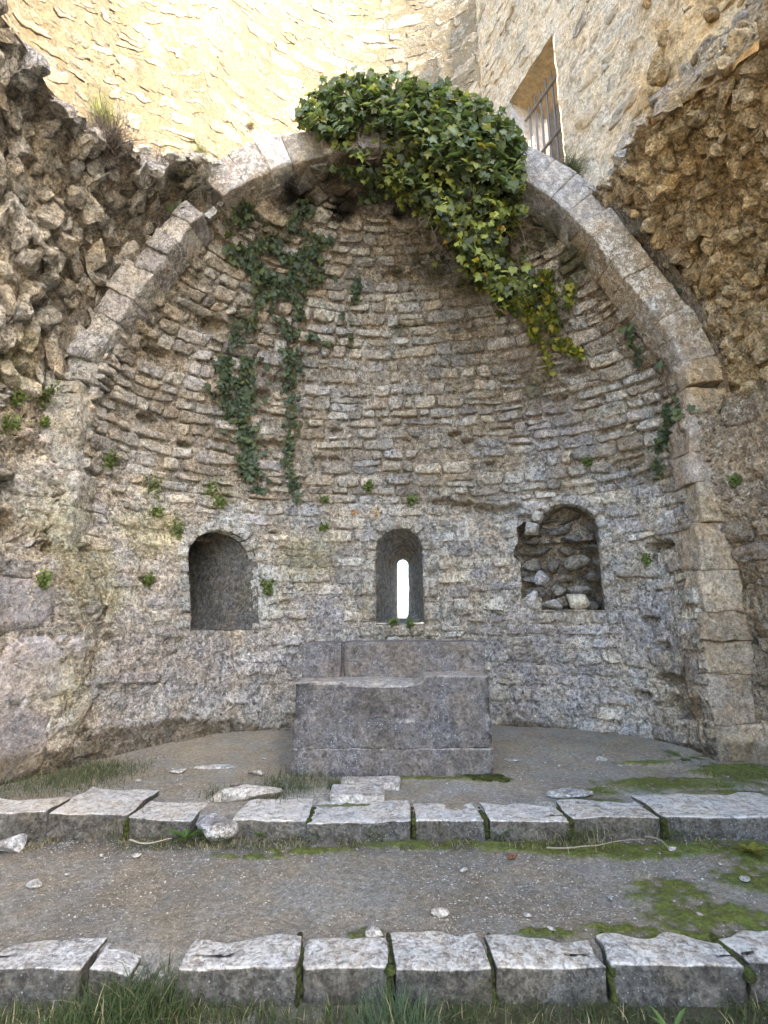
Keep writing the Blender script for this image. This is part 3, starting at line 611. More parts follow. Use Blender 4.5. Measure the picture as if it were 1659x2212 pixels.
# ---------------------------------------------------------------- vault haunches
vl = thing('left_vault_haunch', (-3.7, 4, 4), 'broken grey brown haunch of rubble hanging over the left side wall', 'vault')
core(surfs['vl'], vl, 480, 260, (.45, .40, .33), depth=.02, amp=1.3, zsoil=False)
rocks_on(surfs['vl'], vl, .235, (.12, .42), [(.46, .43, .38), (.49, .46, .415), (.43, .40, .35), (.46, .415, .345)], prot=.24, elong=(1., 1.9), thick=(.45, .8), seed=11, skew=.4, ur=(0, .62))
vr_ = thing('right_vault_haunch', (3.7, 4, 4), 'ochre haunch of knobbly protruding rubble hanging over the right side wall', 'vault')
core(surfs['vr'], vr_, 460, 240, (.48, .38, .25), depth=.0, amp=1.6, zsoil=False)
rocks_on(surfs['vr'], vr_, .20, (.12, .36), ORAN+[(.4, .33, .24)], prot=.26, elong=(1., 1.5), seed=12, skew=0., ur=(.38, 1))
hrt = thing('right_broken_ledge', (3.6, 4.5, 6.8), 'sloping broken ledge of ochre rubble under the tall window wall', 'ruined masonry')
core(surfs['hr'], hrt, 220, 110, (.40, .31, .20), zsoil=False)
rocks_on(surfs['hr'], hrt, .34, (.14, .38), [(.38, .35, .31), (.42, .36, .27), (.35, .31, .27)], prot=.25, elong=(1., 1.6), seed=13, ur=(0, .85))
hlt = thing('left_broken_ledge', (-3.8, 4.5, 6.5), 'weathered top of the left haunch where dry shrubs grow below the sunlit wall', 'ruined masonry')
core(surfs['hl'], hlt, 160, 60, (.36, .31, .25), zsoil=False)
rocks_on(surfs['hl'], hlt, .34, (.2, .42), GREY, prot=.14, seed=14, ur=(0, .65))

# ---------------------------------------------------------------- round tower wall in the sun, tall wall with barred window
tw = thing('tower_wall', (0, 9.3, 6), 'tall curved sunlit wall of pale yellow stones rising behind the ruined arch', 'wall')
core(surfs['tower'], tw, 420, 330, (.15, .128, .088), amp=.08, zsoil=False, mat=M_TW)
stones(surfs['tower'], tw, (.22, .40), (.30, .80), (.000, .009), [(.205, .185, .145), (.235, .212, .17), (.175, .152, .11), (.215, .195, .155)], gap=.06, jit=.09, keep=.98, wav=.05, rough=.006, mat=M_TW, zsoil=False, tilt=.01)
uw = thing('tall_window_wall', (3.4, 5.2, 5.2), 'tall pale buff wall with one barred window right of the ivy', 'wall')
us = surfs['upper']
nu, nv = 260, 400; U, V = np.meshgrid(np.linspace(0, 1, nu), np.linspace(0, 1, nv)); P, n = us.at(U.ravel(), V.ravel()); P = P+n*(.026*fbm(P, 8, 5, 30)+.035*sm(.15, .6, fbm(P*np.array([1, 1, 1.6]), 3.2, 3, 90)))[:, None]
wd = (wb-wa)/np.linalg.norm(wb-wa); wdir = np.array([wd[0], wd[1], 0]); wn = np.array([-wd[1], wd[0], 0]); 
if wn[0] > 0: wn = -wn
def on_wall(x, y):
    r = np.array(ray(x, y)); A = np.array([wa[0], wa[1], 0]); tt = ((A-np.array([0, 0, EYE]))@wn)/(r@wn); p = np.array([0, 0, EYE])+r*tt; return (p-A)@wdir, p[2]
s1, zt = on_wall(1197, 82); s0, zt2 = on_wall(1102, 214); _, zb = on_wall(1212, 330); zb -= .3; ztp = (zt+zt2)/2
A3 = np.array([wa[0], wa[1], 0])
P = P+n*(.16*sm(.42, .62, U.ravel()+.1*fbm(P, 1., 2, 3))*(fbm(P, 2.1, 4, 44)+.1))[:, None]
F = grid_faces(nv, nu); cen = P[F].mean(1); sc_ = (cen-A3)@wdir; F = F[~((sc_ > s1) & (sc_ < s0) & (cen[:, 2] > zb) & (cen[:, 2] < ztp))]
col, li = colour(P, np.tile(np.array((.43, .375, .285)), (len(P), 1)), False); obj('plaster_face', P, F, M_BL, uw, col, True, li)
stones(us, uw, (.2, .34), (.25, .6), (-.002, .026), [(.43, .38, .29), (.38, .34, .27), (.45, .39, .30)], gap=.05, jit=.06, keep=.5, wav=.15, rough=.03, mat=M_TW, zsoil=False, skip=lambda c: ((c-A3)@wdir > s1-.35) & ((c-A3)@wdir < s0+.35) & (c[:, 2] > zb-.2) & (c[:, 2] < ztp+.35), maxparts=300)
rocks_on(us, uw, .55, (.16, .46), [(.42, .35, .26), (.36, .31, .26), (.45, .36, .24)], prot=.5, elong=(1., 1.8), thick=(.4, .7), seed=31, ur=(.52, .98), vr=(.08, .7), skew=.3, maxparts=200)
def W3(s, z, d): return A3+wdir*s+np.array([0, 0, z])-wn*d
def quadgrid(c0, c1, c2, c3, n=26, m=26):
    a, b = np.meshgrid(np.linspace(0, 1, m), np.linspace(0, 1, n)); a = a.ravel()[:, None]; b = b.ravel()[:, None]; return c0*(1-a)*(1-b)+c1*a*(1-b)+c2*a*b+c3*(1-a)*b, grid_faces(n, m)
DP = .85
for q, bc in (((W3(s0, zb, -.03), W3(s0, zb, DP), W3(s0, ztp, DP), W3(s0, ztp, -.03)), (.46, .45, .44)), ((W3(s1, zb, -.03), W3(s1, zb, DP), W3(s1, ztp, DP), W3(s1, ztp, -.03)), (.42, .36, .27)), ((W3(s1, ztp, -.03), W3(s0, ztp, -.03), W3(s0, ztp, DP), W3(s1, ztp, DP)), (.42, .33, .2)), ((W3(s1, zb, -.03), W3(s0, zb, -.03), W3(s0, zb, DP), W3(s1, zb, DP)), (.42, .36, .27))):
    P, F = quadgrid(*q); P = P+.02*np.stack([fbm(P, 6, 3, k) for k in (1, 2, 3)], 1); col, li = colour(P, np.tile(np.array(bc), (len(P), 1)), False); obj('window_jamb', P, F, M_TW, uw, col, True, li)
def tube(pts, r, n=6, r1=None):
    pts = np.asarray(pts, float); V = []; F = []; r1 = r if r1 is None else r1
    for i, p in enumerate(pts):
        d = pts[min(i+1, len(pts)-1)]-pts[max(i-1, 0)]; d /= np.linalg.norm(d)+1e-9; x = np.cross(d, (0.3, .2, .93)); x /= np.linalg.norm(x)+1e-9; y = np.cross(d, x); rr = r+(r1-r)*i/(len(pts)-1)
        for k in range(n): a = 2*math.pi*k/n; V.append(p+rr*(x*math.cos(a)+y*math.sin(a)))
    for i in range(len(pts)-1):
        for k in range(n): F.append([i*n+k, i*n+(k+1) % n, (i+1)*n+(k+1) % n, (i+1)*n+k])
    return np.array(V), np.array(F)
gr = bpy.data.objects.new('window_grille', None); C.objects.link(gr); gr.parent = uw; gr.location = W3((s0+s1)/2, zb, .12)-np.array(uw.location)
for k in range(7):
    sx = s1+(s0-s1)*(.07+.125*k); V_, F_ = tube([W3(sx, zb, .25), W3(sx, zb+(ztp-zb)*.5, .25), W3(sx, ztp-.26+.05*math.sin(k*3), .25)], .021, 8); obj('bar', V_, F_, M_IR, gr)
    V_, F_ = tube([W3(sx, ztp-.26+.05*math.sin(k*3), .25), W3(sx, ztp-.13+.05*math.sin(k*3), .25)], .021, 8, .004); obj('bar_tip', V_, F_, M_IR, gr)
for zz in (ztp-.48, ztp-1.55): V_, F_ = tube([W3(s1-.03, zz, .22), W3(s0-.12, zz, .22)], .027, 6); obj('rail', V_, F_, M_IR, gr)
# passage wall seen through the window
pw = thing('passage_wall', tuple(W3((s0+s1)/2, zb, 2.3)), 'brown stone wall glimpsed behind the bars of the window', 'wall')
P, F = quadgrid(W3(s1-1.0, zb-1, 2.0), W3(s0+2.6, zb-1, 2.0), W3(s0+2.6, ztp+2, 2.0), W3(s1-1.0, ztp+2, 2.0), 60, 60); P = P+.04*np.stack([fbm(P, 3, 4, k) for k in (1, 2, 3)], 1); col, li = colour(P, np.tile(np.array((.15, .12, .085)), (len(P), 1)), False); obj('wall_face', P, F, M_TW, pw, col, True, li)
# rest of the enclosure on the right, behind the camera's shoulder: it shades the chapel
ew = thing('enclosure_wall', (5, -2, 0), 'high stone wall continuing the enclosure beside the chapel outside the picture', 'wall')
def encl(U, V): return np.c_[4.75+.25*np.sin(U*3), 1.85-U*6.5, V*15.0+0*U]
es = Surf(encl, amp=.03, amp2=.1, seed=21); es.flip = 1
P, n, U, V = sheet(es, 60, 90); col, li = colour(P, np.tile(np.array((.43, .375, .28)), (len(P), 1)), False); obj('wall_face', P, grid_faces(90, 60), M_TW, ew, col, True, li)

# ---------------------------------------------------------------- the chancel arch: voussoirs
ca = thing('chancel_arch', (CX, 5.2, SPZ), 'broken round arch of grey dressed blocks framing the apse, ivy over its crown', 'arch')
r0 = random.Random(4)
ang = 176.; gaps = [(126.5, 133.5)]
while ang > 4:
    left = ang > 90
    st = r0.uniform(4.6, 7.2) if 96 < ang < 128 else r0.uniform(3.6, 6.4); th_ = (.50 if 96 < ang < 128 else .36)*r0.uniform(.92, 1.08)
    if 52 < ang < 96: th_ = .42
    mid = ang-st/2
    if not any(a < mid < b for a, b in gaps):
        prd = r0.uniform(-.03, .05)*(1.6 if left and mid > 128 else .5); th_ *= r0.uniform(.85, 1.1) if left else 1.18; dep = .42; half = (math.radians(st)*(RI+th_*.5)/2+.004, dep/2, th_/2)
        V_, F_ = rbox((7, 7, 7), half, .02, .022 if left and mid > 128 else .014, ang, .14 if left else .05); pal_ = [(.36, .34, .31), (.40, .37, .33), (.33, .31, .30)] if left else [(.29, .28, .275), (.30, .28, .255), (.34, .29, .23)]
        if 96 < mid < 128: pal_ = [(.26, .235, .20), (.29, .26, .23)]
        if abs(mid-115) < 2.2: pal_ = [(.46, .45, .43)]
        Rm = math.radians(mid); er = np.array([math.cos(Rm), 0, math.sin(Rm)]); et = np.array([math.sin(Rm), 0, -math.cos(Rm)]); tp_ = 1+V_[:, 2]/(RI+th_/2); RI_ = float(rad(mid)); sl_a = math.atan((float(rad(mid+2))-float(rad(mid-2)))/(math.radians(4)*RI)); er, et = er*math.cos(sl_a)+et*math.sin(sl_a), et*math.cos(sl_a)-er*math.sin(sl_a)
        W_ = np.array([CX, 5.2+dep/2-prd-.02, SPZ])+np.outer(V_[:, 0]*tp_, et)+np.outer(V_[:, 2], er)+np.array([math.cos(Rm), 0, math.sin(Rm)])*(RI_+th_/2-.02)+np.outer(V_[:, 1], np.array([0, 1, 0])); W_ = W_+(.03 if left and mid > 128 else .014)*np.stack([fbm(W_, 6, 4, k) for k in (4, 5, 6)], 1)
        base = np.tile(np.array(pal_[r0.randrange(len(pal_))])*r0.uniform(.9, 1.1), (len(W_), 1)); col, li = colour(W_, base, False); obj('voussoir', W_, F_, M_BL if 96 < ang < 128 or not left else M_ST, ca, col, True, li+.15)
    ang -= st
# rubble fill above and behind the arch ring
def fillf(U, V):
    a = np.radians(172-U*164); rr = RI+.26+.0*V; yy = 5.36+V*2.0; return np.c_[CX+rr*np.cos(a), yy, SPZ+rr*np.sin(a)]
def crown(U, V): a = np.radians(150-U*120); rr = rad(np.degrees(a))+.42+.22*np.sin(V*3); return np.c_[CX+rr*np.cos(a), 5.34+V*.9, SPZ+rr*np.sin(a)]
S_('crown', crown, amp=.08, amp2=.08, seed=15, ref=(0, 5.8, 20)); core(surfs['crown'], ca, 200, 40, (.36, .32, .27), name='rubble_fill', zsoil=False)
rocks_on(surfs['crown'], ca, .26, (.14, .3), GREY, prot=.18, seed=15, up=(0, 1, 0), ur=(.02, .98), vr=(0, .6))
def ringf(U, V): a = np.radians(178-U*176); rr = rad(np.degrees(a))+.1+V*.85; return np.c_[CX+rr*np.cos(a), 5.42+0*U, SPZ+rr*np.sin(a)]
S_('ringf', ringf, amp=.05, amp2=.03, seed=16); 
sg = surfs['ringf']; P, n, U, V = sheet(sg, 240, 24); okf = (U < .42) & (P[:, 2] > 0); F = grid_faces(24, 240); A_ = 178-U*176; lim = np.interp(A_, [0, 48, 60, 120, 135, 180], [.85, .62, .3, .3, .55, .85]); keepf = (V*.85 < lim)[F].all(1); P = P+n*(.05*fbm(P, 5, 4, 2))[:, None]; col, li = colour(P, np.tile(np.array((.35, .31, .26)), (len(P), 1)), False); obj('rubble_fill', P, F[keepf], M_MO, ca, col, True, li)

# ---------------------------------------------------------------- altar
al = thing('altar', (.05, 5.0, Z2), 'massive dark grey stone altar with a stepped top, speckled with white lichen', 'altar')
D_ = [(.20, .19, .19), (.22, .205, .20), (.19, .18, .185)]
def block(name, parent, x0, x1, y0, y1, z0, z1, base, mat=None, r=.012, noise=.01, n3=(14, 8, 8), chips=.04, seed=1., warp=None, lichen=.0, zs=False):
    half = np.array([(x1-x0)/2, (y1-y0)/2, (z1-z0)/2]); V_, F_ = rbox(n3, half, r, noise, seed, chips); W_ = V_+np.array([(x0+x1)/2, (y0+y1)/2, (z0+z1)/2])
    if warp: W_ = warp(W_)
    col, li = colour(W_, np.tile(np.array(base), (len(W_), 1)), False); return obj(name, W_, F_, mat or M_BL, parent, col, True, li*0+lichen)
AX0, AX1 = atz(628, 1675, Z2)[0], atz(1069, 1675, Z2)[0]; AY = atz(850, 1675, Z2)[1]; ZT = EYE-.0985*AY
def topw(W_):      # uneven, chipped top front edge: left two thirds lower than the right third
    k = sm(ZT-.12, ZT, W_[:, 2]); front = sm(AY+.22, AY, W_[:, 1]); mid = sm(AX0+.45, AX0+.5, W_[:, 0])*sm(AX0+1.22, AX0+1.1, W_[:, 0])
    W_ = W_.copy(); W_[:, 2] -= k*.06*sm(AX0+1.235, AX0+1.215, W_[:, 0])*(.85+.3*fbm(W_, 3, 2)); W_[:, 2] -= k*front*mid*.03; W_[:, 1] += .03*mid*sm(ZT-.42, ZT-.38, W_[:, 2])*sm(ZT-.0, ZT-.1, W_[:, 2])*front*np.maximum(fbm(W_, 2.5, 3, 3)+.3, 0)
    return W_
wz = [Z2-.05, Z2+.24, Z2+.50, ZT]
block('lower_course', al, AX0, AX1, AY, AY+.95, Z2-.05, Z2+.223, (.135, .126, .124), noise=.013, n3=(110, 6, 16), r=.004)
def amass(W_):
    W_ = topw(W_); t_ = sm(Z2+.2, ZT, W_[:, 2]);  crk = np.abs(W_[:, 2]-(Z2+.50+.03*fbm(W_, 2, 2, 5))); W_[:, 1] += .008*sm(.015, 0, crk)*(W_[:, 1] < AY+.1)*sm(AX0+.5, AX0+.3, W_[:, 0]); c2 = np.abs(W_[:, 2]-(ZT-.22-.12*(W_[:, 0]-AX0-.7)+.04*fbm(W_, 4, 3, 15))); W_[:, 1] += .009*sm(.012, 0, c2)*(W_[:, 1] < AY+.1)*sm(AX0+.6, AX0+.7, W_[:, 0])*sm(AX0+1.3, AX0+1.15, W_[:, 0]); return W_
block('main_mass', al, AX0, AX1-.004, AY+.002, AY+.95, Z2+.217, ZT, (.128, .121, .121), noise=.014, n3=(110, 12, 44), warp=amass, r=.006, seed=3, lichen=.1, chips=.08)
def worn(o_, k_=.34):  # wear, plus skylight on up-facing faces put into the colour; stained sides
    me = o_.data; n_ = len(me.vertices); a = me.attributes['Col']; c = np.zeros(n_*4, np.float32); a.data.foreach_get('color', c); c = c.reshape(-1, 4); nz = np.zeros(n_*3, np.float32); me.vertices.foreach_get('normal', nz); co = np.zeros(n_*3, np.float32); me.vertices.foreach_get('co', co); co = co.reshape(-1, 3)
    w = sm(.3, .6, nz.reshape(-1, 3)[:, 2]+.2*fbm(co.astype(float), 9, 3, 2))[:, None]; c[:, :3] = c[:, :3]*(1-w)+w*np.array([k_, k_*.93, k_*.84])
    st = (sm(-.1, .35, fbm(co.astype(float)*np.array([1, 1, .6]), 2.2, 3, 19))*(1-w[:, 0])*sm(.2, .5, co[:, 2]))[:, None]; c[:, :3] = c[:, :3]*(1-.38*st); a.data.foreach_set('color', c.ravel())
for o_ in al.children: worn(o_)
def TX(x, y=1447): return aty(x, y, AY+.42)[0]
def brk(W_):
    W_ = W_.copy(); e = sm(TX(985), TX(1012), W_[:, 0])*sm(TX(1044), TX(1036), W_[:, 0])*sm(AY+.55, AY+.42, W_[:, 1])*sm(ZT+.02, ZT+.07, W_[:, 2]); W_[:, 1] += e*(.06+.03*fbm(W_, 8, 2)); return W_
ZU = EYE+aty(850, 1386, AY+.42)[2]-EYE
block('top_slab', al, TX(742), TX(1050), AY+.42, AY+.9, ZT-.08, ZU, (.14, .128, .122), noise=.012, n3=(40, 5, 12), warp=brk, seed=4, chips=.06)
block('top_slab', al, TX(652), TX(737), AY+.40, AY+.9, ZT-.08, ZU-.012, (.135, .125, .125), noise=.014, n3=(14, 5, 12), seed=5, chips=.1)
block('top_slab', al, TX(730), TX(752), AY+.47, AY+.88, ZT-.08, ZU-.03, (.12, .105, .095), noise=.02, n3=(4, 4, 8), seed=6, chips=.1)

# ---------------------------------------------------------------- two stone steps
KC = [(.56, .525, .48), (.50, .47, .43), (.59, .555, .51), (.53, .49, .435)]
def kerb(name, label, spans, yf, yb, z0, zts, seed):
    t_ = thing(name, (0, (yf+yb)/2, z0), label, 'step'); r_ = random.Random(seed)
    for (xa, xb, zt_, dy, yd, tl) in spans:
        def wp(W_, xa=xa, xb=xb, tl=tl):
            W_ = W_.copy(); k = (W_[:, 0]-xa)/(xb-xa)-.5; W_[:, 2] += tl*k*sm(z0, zt_, W_[:, 2]); W_[:, 1] += .025*fbm(W_[:, [0, 0, 0]], 3, 2, seed)*(W_[:, 1] > yf+.1)*3; W_[:, 2] += .012*fbm(W_, 7, 3, 9)*sm(z0, zt_, W_[:, 2]); W_[:, 0] += .028*(fbm(W_, 4, 2, xa*9)); return W_
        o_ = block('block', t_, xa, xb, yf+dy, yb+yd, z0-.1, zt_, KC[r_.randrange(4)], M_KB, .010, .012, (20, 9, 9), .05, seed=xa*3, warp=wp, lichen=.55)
        me = o_.data; a = me.attributes['Col']; n_ = len(me.vertices); c = np.zeros(n_*4, np.float32); a.data.foreach_get('color', c); c = c.reshape(-1, 4); co = np.zeros(n_*3, np.float32); me.vertices.foreach_get('co', co); co = co.reshape(-1, 3)+np.array([0, (yf+yb)/2, z0])
        # skylight put into the colour: pale tread, dark front face; moss on the front
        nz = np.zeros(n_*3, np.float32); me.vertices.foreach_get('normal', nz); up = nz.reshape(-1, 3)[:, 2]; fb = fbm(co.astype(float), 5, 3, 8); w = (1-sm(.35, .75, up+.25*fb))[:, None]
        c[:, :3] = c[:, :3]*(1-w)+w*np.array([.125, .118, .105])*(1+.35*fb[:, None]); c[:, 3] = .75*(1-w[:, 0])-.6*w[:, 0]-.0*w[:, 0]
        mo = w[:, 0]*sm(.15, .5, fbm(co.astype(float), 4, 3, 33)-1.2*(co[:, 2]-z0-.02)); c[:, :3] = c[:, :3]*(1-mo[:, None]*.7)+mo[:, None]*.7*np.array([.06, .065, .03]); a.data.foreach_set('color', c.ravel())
def XL(x): return atz(x, 2175, 0)[0]
lo = [(-60, 168, .14, 0, -.01, .0), (172, 262, .115, .03, -.02, -.02), (378, 641, .145, 0, .0, .01), (650, 836, .14, .01, -.02, 0), (849, 1062, .145, -.01, .02, 0), (1070, 1323, .145, 0, .0, 0), (1332, 1622, .15, 0, .0, -.01), (1632, 1880, .15, .02, .02, 0)]
kerb('lower_step', 'nearest step of pale worn stone blocks at the bottom of the picture, mossy joints', [(XL(a), XL(b), z, dy, yd, tl) for a, b, z, dy, yd, tl in lo], 2.555, 2.785, 0., 0, 1)
def XU(x): return atz(x, 1806, Z1)[0]
up_ = [(-90, 97, .30, 0, .05, 0), (101, 272, .29, -.01, .34, -.02), (277, 408, .255, 0, .12, -.02), (505, 664, .252, 0, .22, 0), (668, 888, .25, -.05, .16, .02), (899, 1040, .25, -.02, .12, 0), (1056, 1226, .25, -.02, .12, -.01), (1236, 1428, .255, .03, .18, 0), (1436, 1760, .26, .03, .3, 0)]
kerb('upper_step', 'step of worn pale blocks between gravel path and altar floor, grass along its foot', [(XU(a), XU(b), z, dy, yd, tl) for a, b, z, dy, yd, tl in up_], 3.92, 4.14, Z1, 0, 2)

# loose stones
def loose(name, label, p, size, rz=0., base=(.45, .44, .42), sub=2, cat='stone', sink=.3, group=None, tilt=0., cuts=9, seed=None):
    r_ = random.Random(seed if seed is not None else int(abs(p[0]*977+p[1]*131)*10)); V_, F_ = rock(r_, np.array(size)/2*1.15, sub, cuts, .06); V_ = V_@rotm((0, 1, 0), tilt).T@rotm((0, 0, 1), rz).T
    W_ = V_+np.array(p)+np.array([0, 0, size[2]*(.5-sink)]); W_ = W_+.006*np.stack([fbm(W_, 14, 3, k) for k in (1, 2, 3)], 1); col, li = colour(W_, np.tile(np.array(base), (len(W_), 1)), False)
    W_ = W_-np.array(p); o_ = bpy.data.objects.new(name, mesh(name, W_, F_, M_KB, col, True, li+.25)); C.objects.link(o_); o_.location = p; return tag(o_, label, cat, group)
def slab(name, label, x0, x1, yb, yt, z, h, seed):
    a = atz(x0, yb, z); b_ = atz(x1, yb, z); c_ = atz((x0+x1)/2, yt, z); t_ = block(name, None, a[0], b_[0], a[1], c_[1], z-.04, z+h, (.45, .43, .41), M_KB, .015, .02, (16, 8, 2), .1, seed=seed, lichen=.6); return tag(t_, label, 'slab')
slab('paving_slab', 'thin flat pale slab lying in front of altar, the one nearer the altar', 735, 864, 1704, 1688, Z2, .045, 3.)
slab('paving_slab', 'flat pale slab with mossy front edge, just behind the upper step', 710, 832, 1733, 1708, Z2, .055, 4.)
loose('boulder', 'low wedge shaped grey boulder left of altar, grass at its side', atz(535, 1722, Z2), (.52, .30, .22), .3, (.42, .40, .38), sink=.35)
loose('boulder', 'broken rounded kerb stone filling a gap in the upper step', atz(455, 1800, Z1), (.42, .30, .17), -.2, (.30, .285, .28), sink=.15)
loose('stone', 'pale boulder on gravel path at left picture edge', atz(18, 1835, Z1), (.22, .18, .12), .4, (.46, .45, .44), sink=.25)
loose('boulder', 'broken sloping kerb block half buried in tall grass at lower step', atz(255, 2150, 0)+np.array([0, .10, 0]), (.30, .24, .15), .5, (.36, .34, .30), sink=.2)
loose('boulder', 'small broken lump beside the tall grass tuft, left of a big pale block', atz(338, 2140, 0)+np.array([0, .08, 0]), (.18, .2, .13), .1, (.30, .28, .24), sink=.2)
loose('flat_stone', 'large thin white stone flush with floor left of altar', atz(475, 1657, Z2), (.42, .14, .05), .1, (.5, .49, .47), sink=.55)
loose('flat_stone', 'small white angular stone on floor, leftmost of the pale ones before the apse wall', atz(385, 1667, Z2), (.18, .12, .05), .3, (.52, .51, .50), sink=.4)
loose('flat_stone', 'white lump on floor just behind the grey boulder', atz(556, 1672, Z2), (.18, .11, .06), 0, (.48, .47, .45), sink=.3)
loose('tile_fragment', 'small reddish brown tile fragment on the moss below upper step', atz(1106, 1852, Z1), (.085, .05, .03), .1, (.24, .11, .065), 1, 'tile', .2)
loose('flat_stone', 'grey flat stone on floor right of altar, close to its side', atz(1106, 1643, Z2), (.20, .10, .035), 0, (.42, .42, .44), sink=.4)
loose('flat_stone', 'thin pale chip standing on the floor right of altar, brown earth around', atz(1300, 1642, Z2), (.15, .08, .05), .6, (.45, .41, .36), sink=.3)
loose('boulder', 'flat grey rock partly buried in moss behind the upper step, right of centre', atz(1235, 1715, Z2), (.5, .16, .06), 0, (.36, .35, .34), sink=.4)
loose('stone', 'small pale stone wedged beside a mossy joint behind the lower step', atz(812, 2022, Z1), (.10, .07, .06), .3, (.46, .44, .42), 1, sink=.3)
loose('stone', 'round whitish pebble pair lying on left of gravel path', atz(292, 1851, Z1), (.08, .04, .03), 0, (.5, .48, .46), 1, sink=.3)
for k, (x, y, w_) in enumerate([(80, 1912, .12), (145, 1890, .06), (220, 1848, .05), (956, 1974, .11), (1000, 1880, .06), (1318, 1940, .06), (1140, 1978, .05), (1610, 1900, .08), (1555, 1868, .04), (1190, 2008, .05), (700, 1886, .03), (1072, 1880, .05), (1510, 1975, .04), (1455, 1833, .09)]):
    loose('pebble', 'pale limestone pebble scattered on the gravel path', atz(x, y, Z1), (w_, w_*.6, w_*.3), k, (.46, .44, .41), 1, 'pebble', .3, 'pale pebbles on the gravel path')
for k, (x, y, w_) in enumerate([(300, 1686, .05), (630, 1612, .06), (700, 1618, .05), (1190, 1632, .05), (1150, 1625, .06), (1120, 1612, .05), (1240, 1610, .05), (505, 1590, .05), (1340, 1655, .05), (570, 1640, .06), (1600, 1640, .09), (1210, 1655, .06)]):
    loose('pebble', 'small pale stone scattered on the apse floor', atz(x, y, Z2), (w_*1.3, w_*.8, w_*.35), k, (.47, .45, .42), 1, 'pebble', .3, 'small pale stones on the apse floor')
# stones lying in the right niche
def inniche(px, py, size, label, base=(.42, .40, .36), d=.12, rz=.3, seed=1): 
    p, n_ = hit(px, py, B_IN); p = p+O_R.a*d; p[2] = O_R.z0+.02; loose('niche_stone', label, p, size, rz, base, 2, 'stone', .02, None, seed=seed)
inniche(1250, 1312, (.46, .24, .26), 'large pale flat faced stone lying on the floor of the right niche', (.50, .47, .38), .16, .15, 5)
inniche(1196, 1316, (.3, .16, .13), 'pale sloping stone chip leaning in the middle of right niche floor', (.40, .38, .36), .08, -.3, 6)
inniche(1152, 1312, (.2, .2, .26), 'upright rounded grey stone at the left end of right niche sill', (.40, .39, .38), .04, .1, 7)
p_ = O_R.p-O_R.t*.34+O_R.a*.16; p_[2] = O_R.z0+.30; loose('niche_stone', 'smooth bluish grey cobble sitting high at the left of the right niche', p_, (.23, .2, .24), 0, (.34, .345, .37), 2, 'stone', 0.)

# gravel
def gravel(name, n_, x0, x1, y0, y1, zf, size, seed, dens):
    r_ = np.random.default_rng(seed); X = r_.uniform(x0, x1, n_); Y = r_.uniform(y0, y1, n_); P = np.c_[X, Y, zf(X, Y)]; kp = r_.random(n_) < dens(P); P = P[kp]; n_ = len(P)
    s_ = size[0]+(size[1]-size[0])*r_.random(n_)**4; T = np.array([(1, 0, 0), (-.5, .87, 0), (-.5, -.87, 0), (.4, .5, .8), (-.6, 0, .7), (.4, -.6, .75)]); an = r_.uniform(0, 6.28, n_); c_, si = np.cos(an), np.sin(an)
    J = T[None]*(1+.35*r_.normal(size=(n_, 6, 3))); x = J[..., 0]*c_[:, None]-J[..., 1]*si[:, None]; y = J[..., 0]*si[:, None]+J[..., 1]*c_[:, None]; VV = np.stack([x, y*.8, J[..., 2]*.6], -1)*s_[:, None, None]+P[:, None]
    Ft = np.array([(0, 3, 1), (1, 3, 4), (1, 4, 2), (2, 4, 5), (2, 5, 0), (0, 5, 3), (3, 5, 4)])[:, ::-1]; FF = (Ft[None]+np.arange(n_)[:, None, None]*6).reshape(-1, 3)
    b_ = r_.uniform(.24, .50, n_)[:, None]*np.array([1, .95, .88]); o_ = obj(name, VV.reshape(-1, 3), FF, M_MS2, None, np.repeat(b_, 6, 0), False); return tag(o_, 'pale gravel grit strewn over the trodden earth', 'gravel', kind='stuff')
M_MS2 = stone_mat('grit', .004, .5, 0.)
zp = lambda X, Y: (Z1-.012)+.012*fbm(np.c_[X, Y, np.full_like(X, Z1-.012)], 1.1, 3, 4)+.001
za = lambda X, Y: (Z2-.012)+.015*fbm(np.c_[X, Y, np.full_like(X, Z2-.012)], 1.1, 3, 4)+.07*sm(5.6, 6.9, Y+.25*np.abs(X))+.001
gravel('path_gravel', 70000, -3.6, 3.8, 2.75, 3.95, zp, (.0012, .0065), 1, lambda P: .35+.6*sm(-.4, .4, fbm(P, 1.6, 3, 2)))
gravel('apse_gravel', 34000, -3.4, 3.7, 4.1, 6.8, za, (.0016, .010), 2, lambda P: (.15+.85*sm(-.1, .4, fbm(P, 1.4, 3, 7)))*sm(6.8, 4.4, P[:, 1]))

# moss cushions: joints of the steps, foot of the altar
def moss(name, label, items, z0):
    V_ = []; F_ = []; k = 0
    for (p, sz) in items:
        v = IV1*np.array(sz)+np.array(p); v = v+(.35*min(sz)*np.stack([fbm(v, 18, 3, j) for j in (1, 2, 3)], 1)); V_.append(v); F_.append(IF1+k); k += len(v)
    V_ = np.concatenate(V_); n_ = fbm(V_, 14, 3, 2)[:, None]; col = np.array([.075, .09, .02])*(1+.6*n_); return tag(obj(name, V_, np.concatenate(F_), M_MS, None, col, True, np.full(len(V_), -1.)), label, 'moss', kind='stuff')
it = []
for x in (645, 842, 1066, 1327): 
    for k in range(5): it.append((atz(x, 2100-k*14, Z1)*np.array([1, 0, 1])+np.array([random.uniform(-.01, .01), 2.58+.055*k, -.015]), (random.uniform(.008, .03), .04, .018)))
    for k in range(3): it.append(((XL(x)+random.uniform(-.008, .008), 2.56+.01*k, .02+.035*k), (random.uniform(.01, .022), .02, .03)))
for x in (1627,):
    for k in range(5): it.append(((XL(x), 2.57+.055*k, Z1-.02), (.03, .05, .03)))
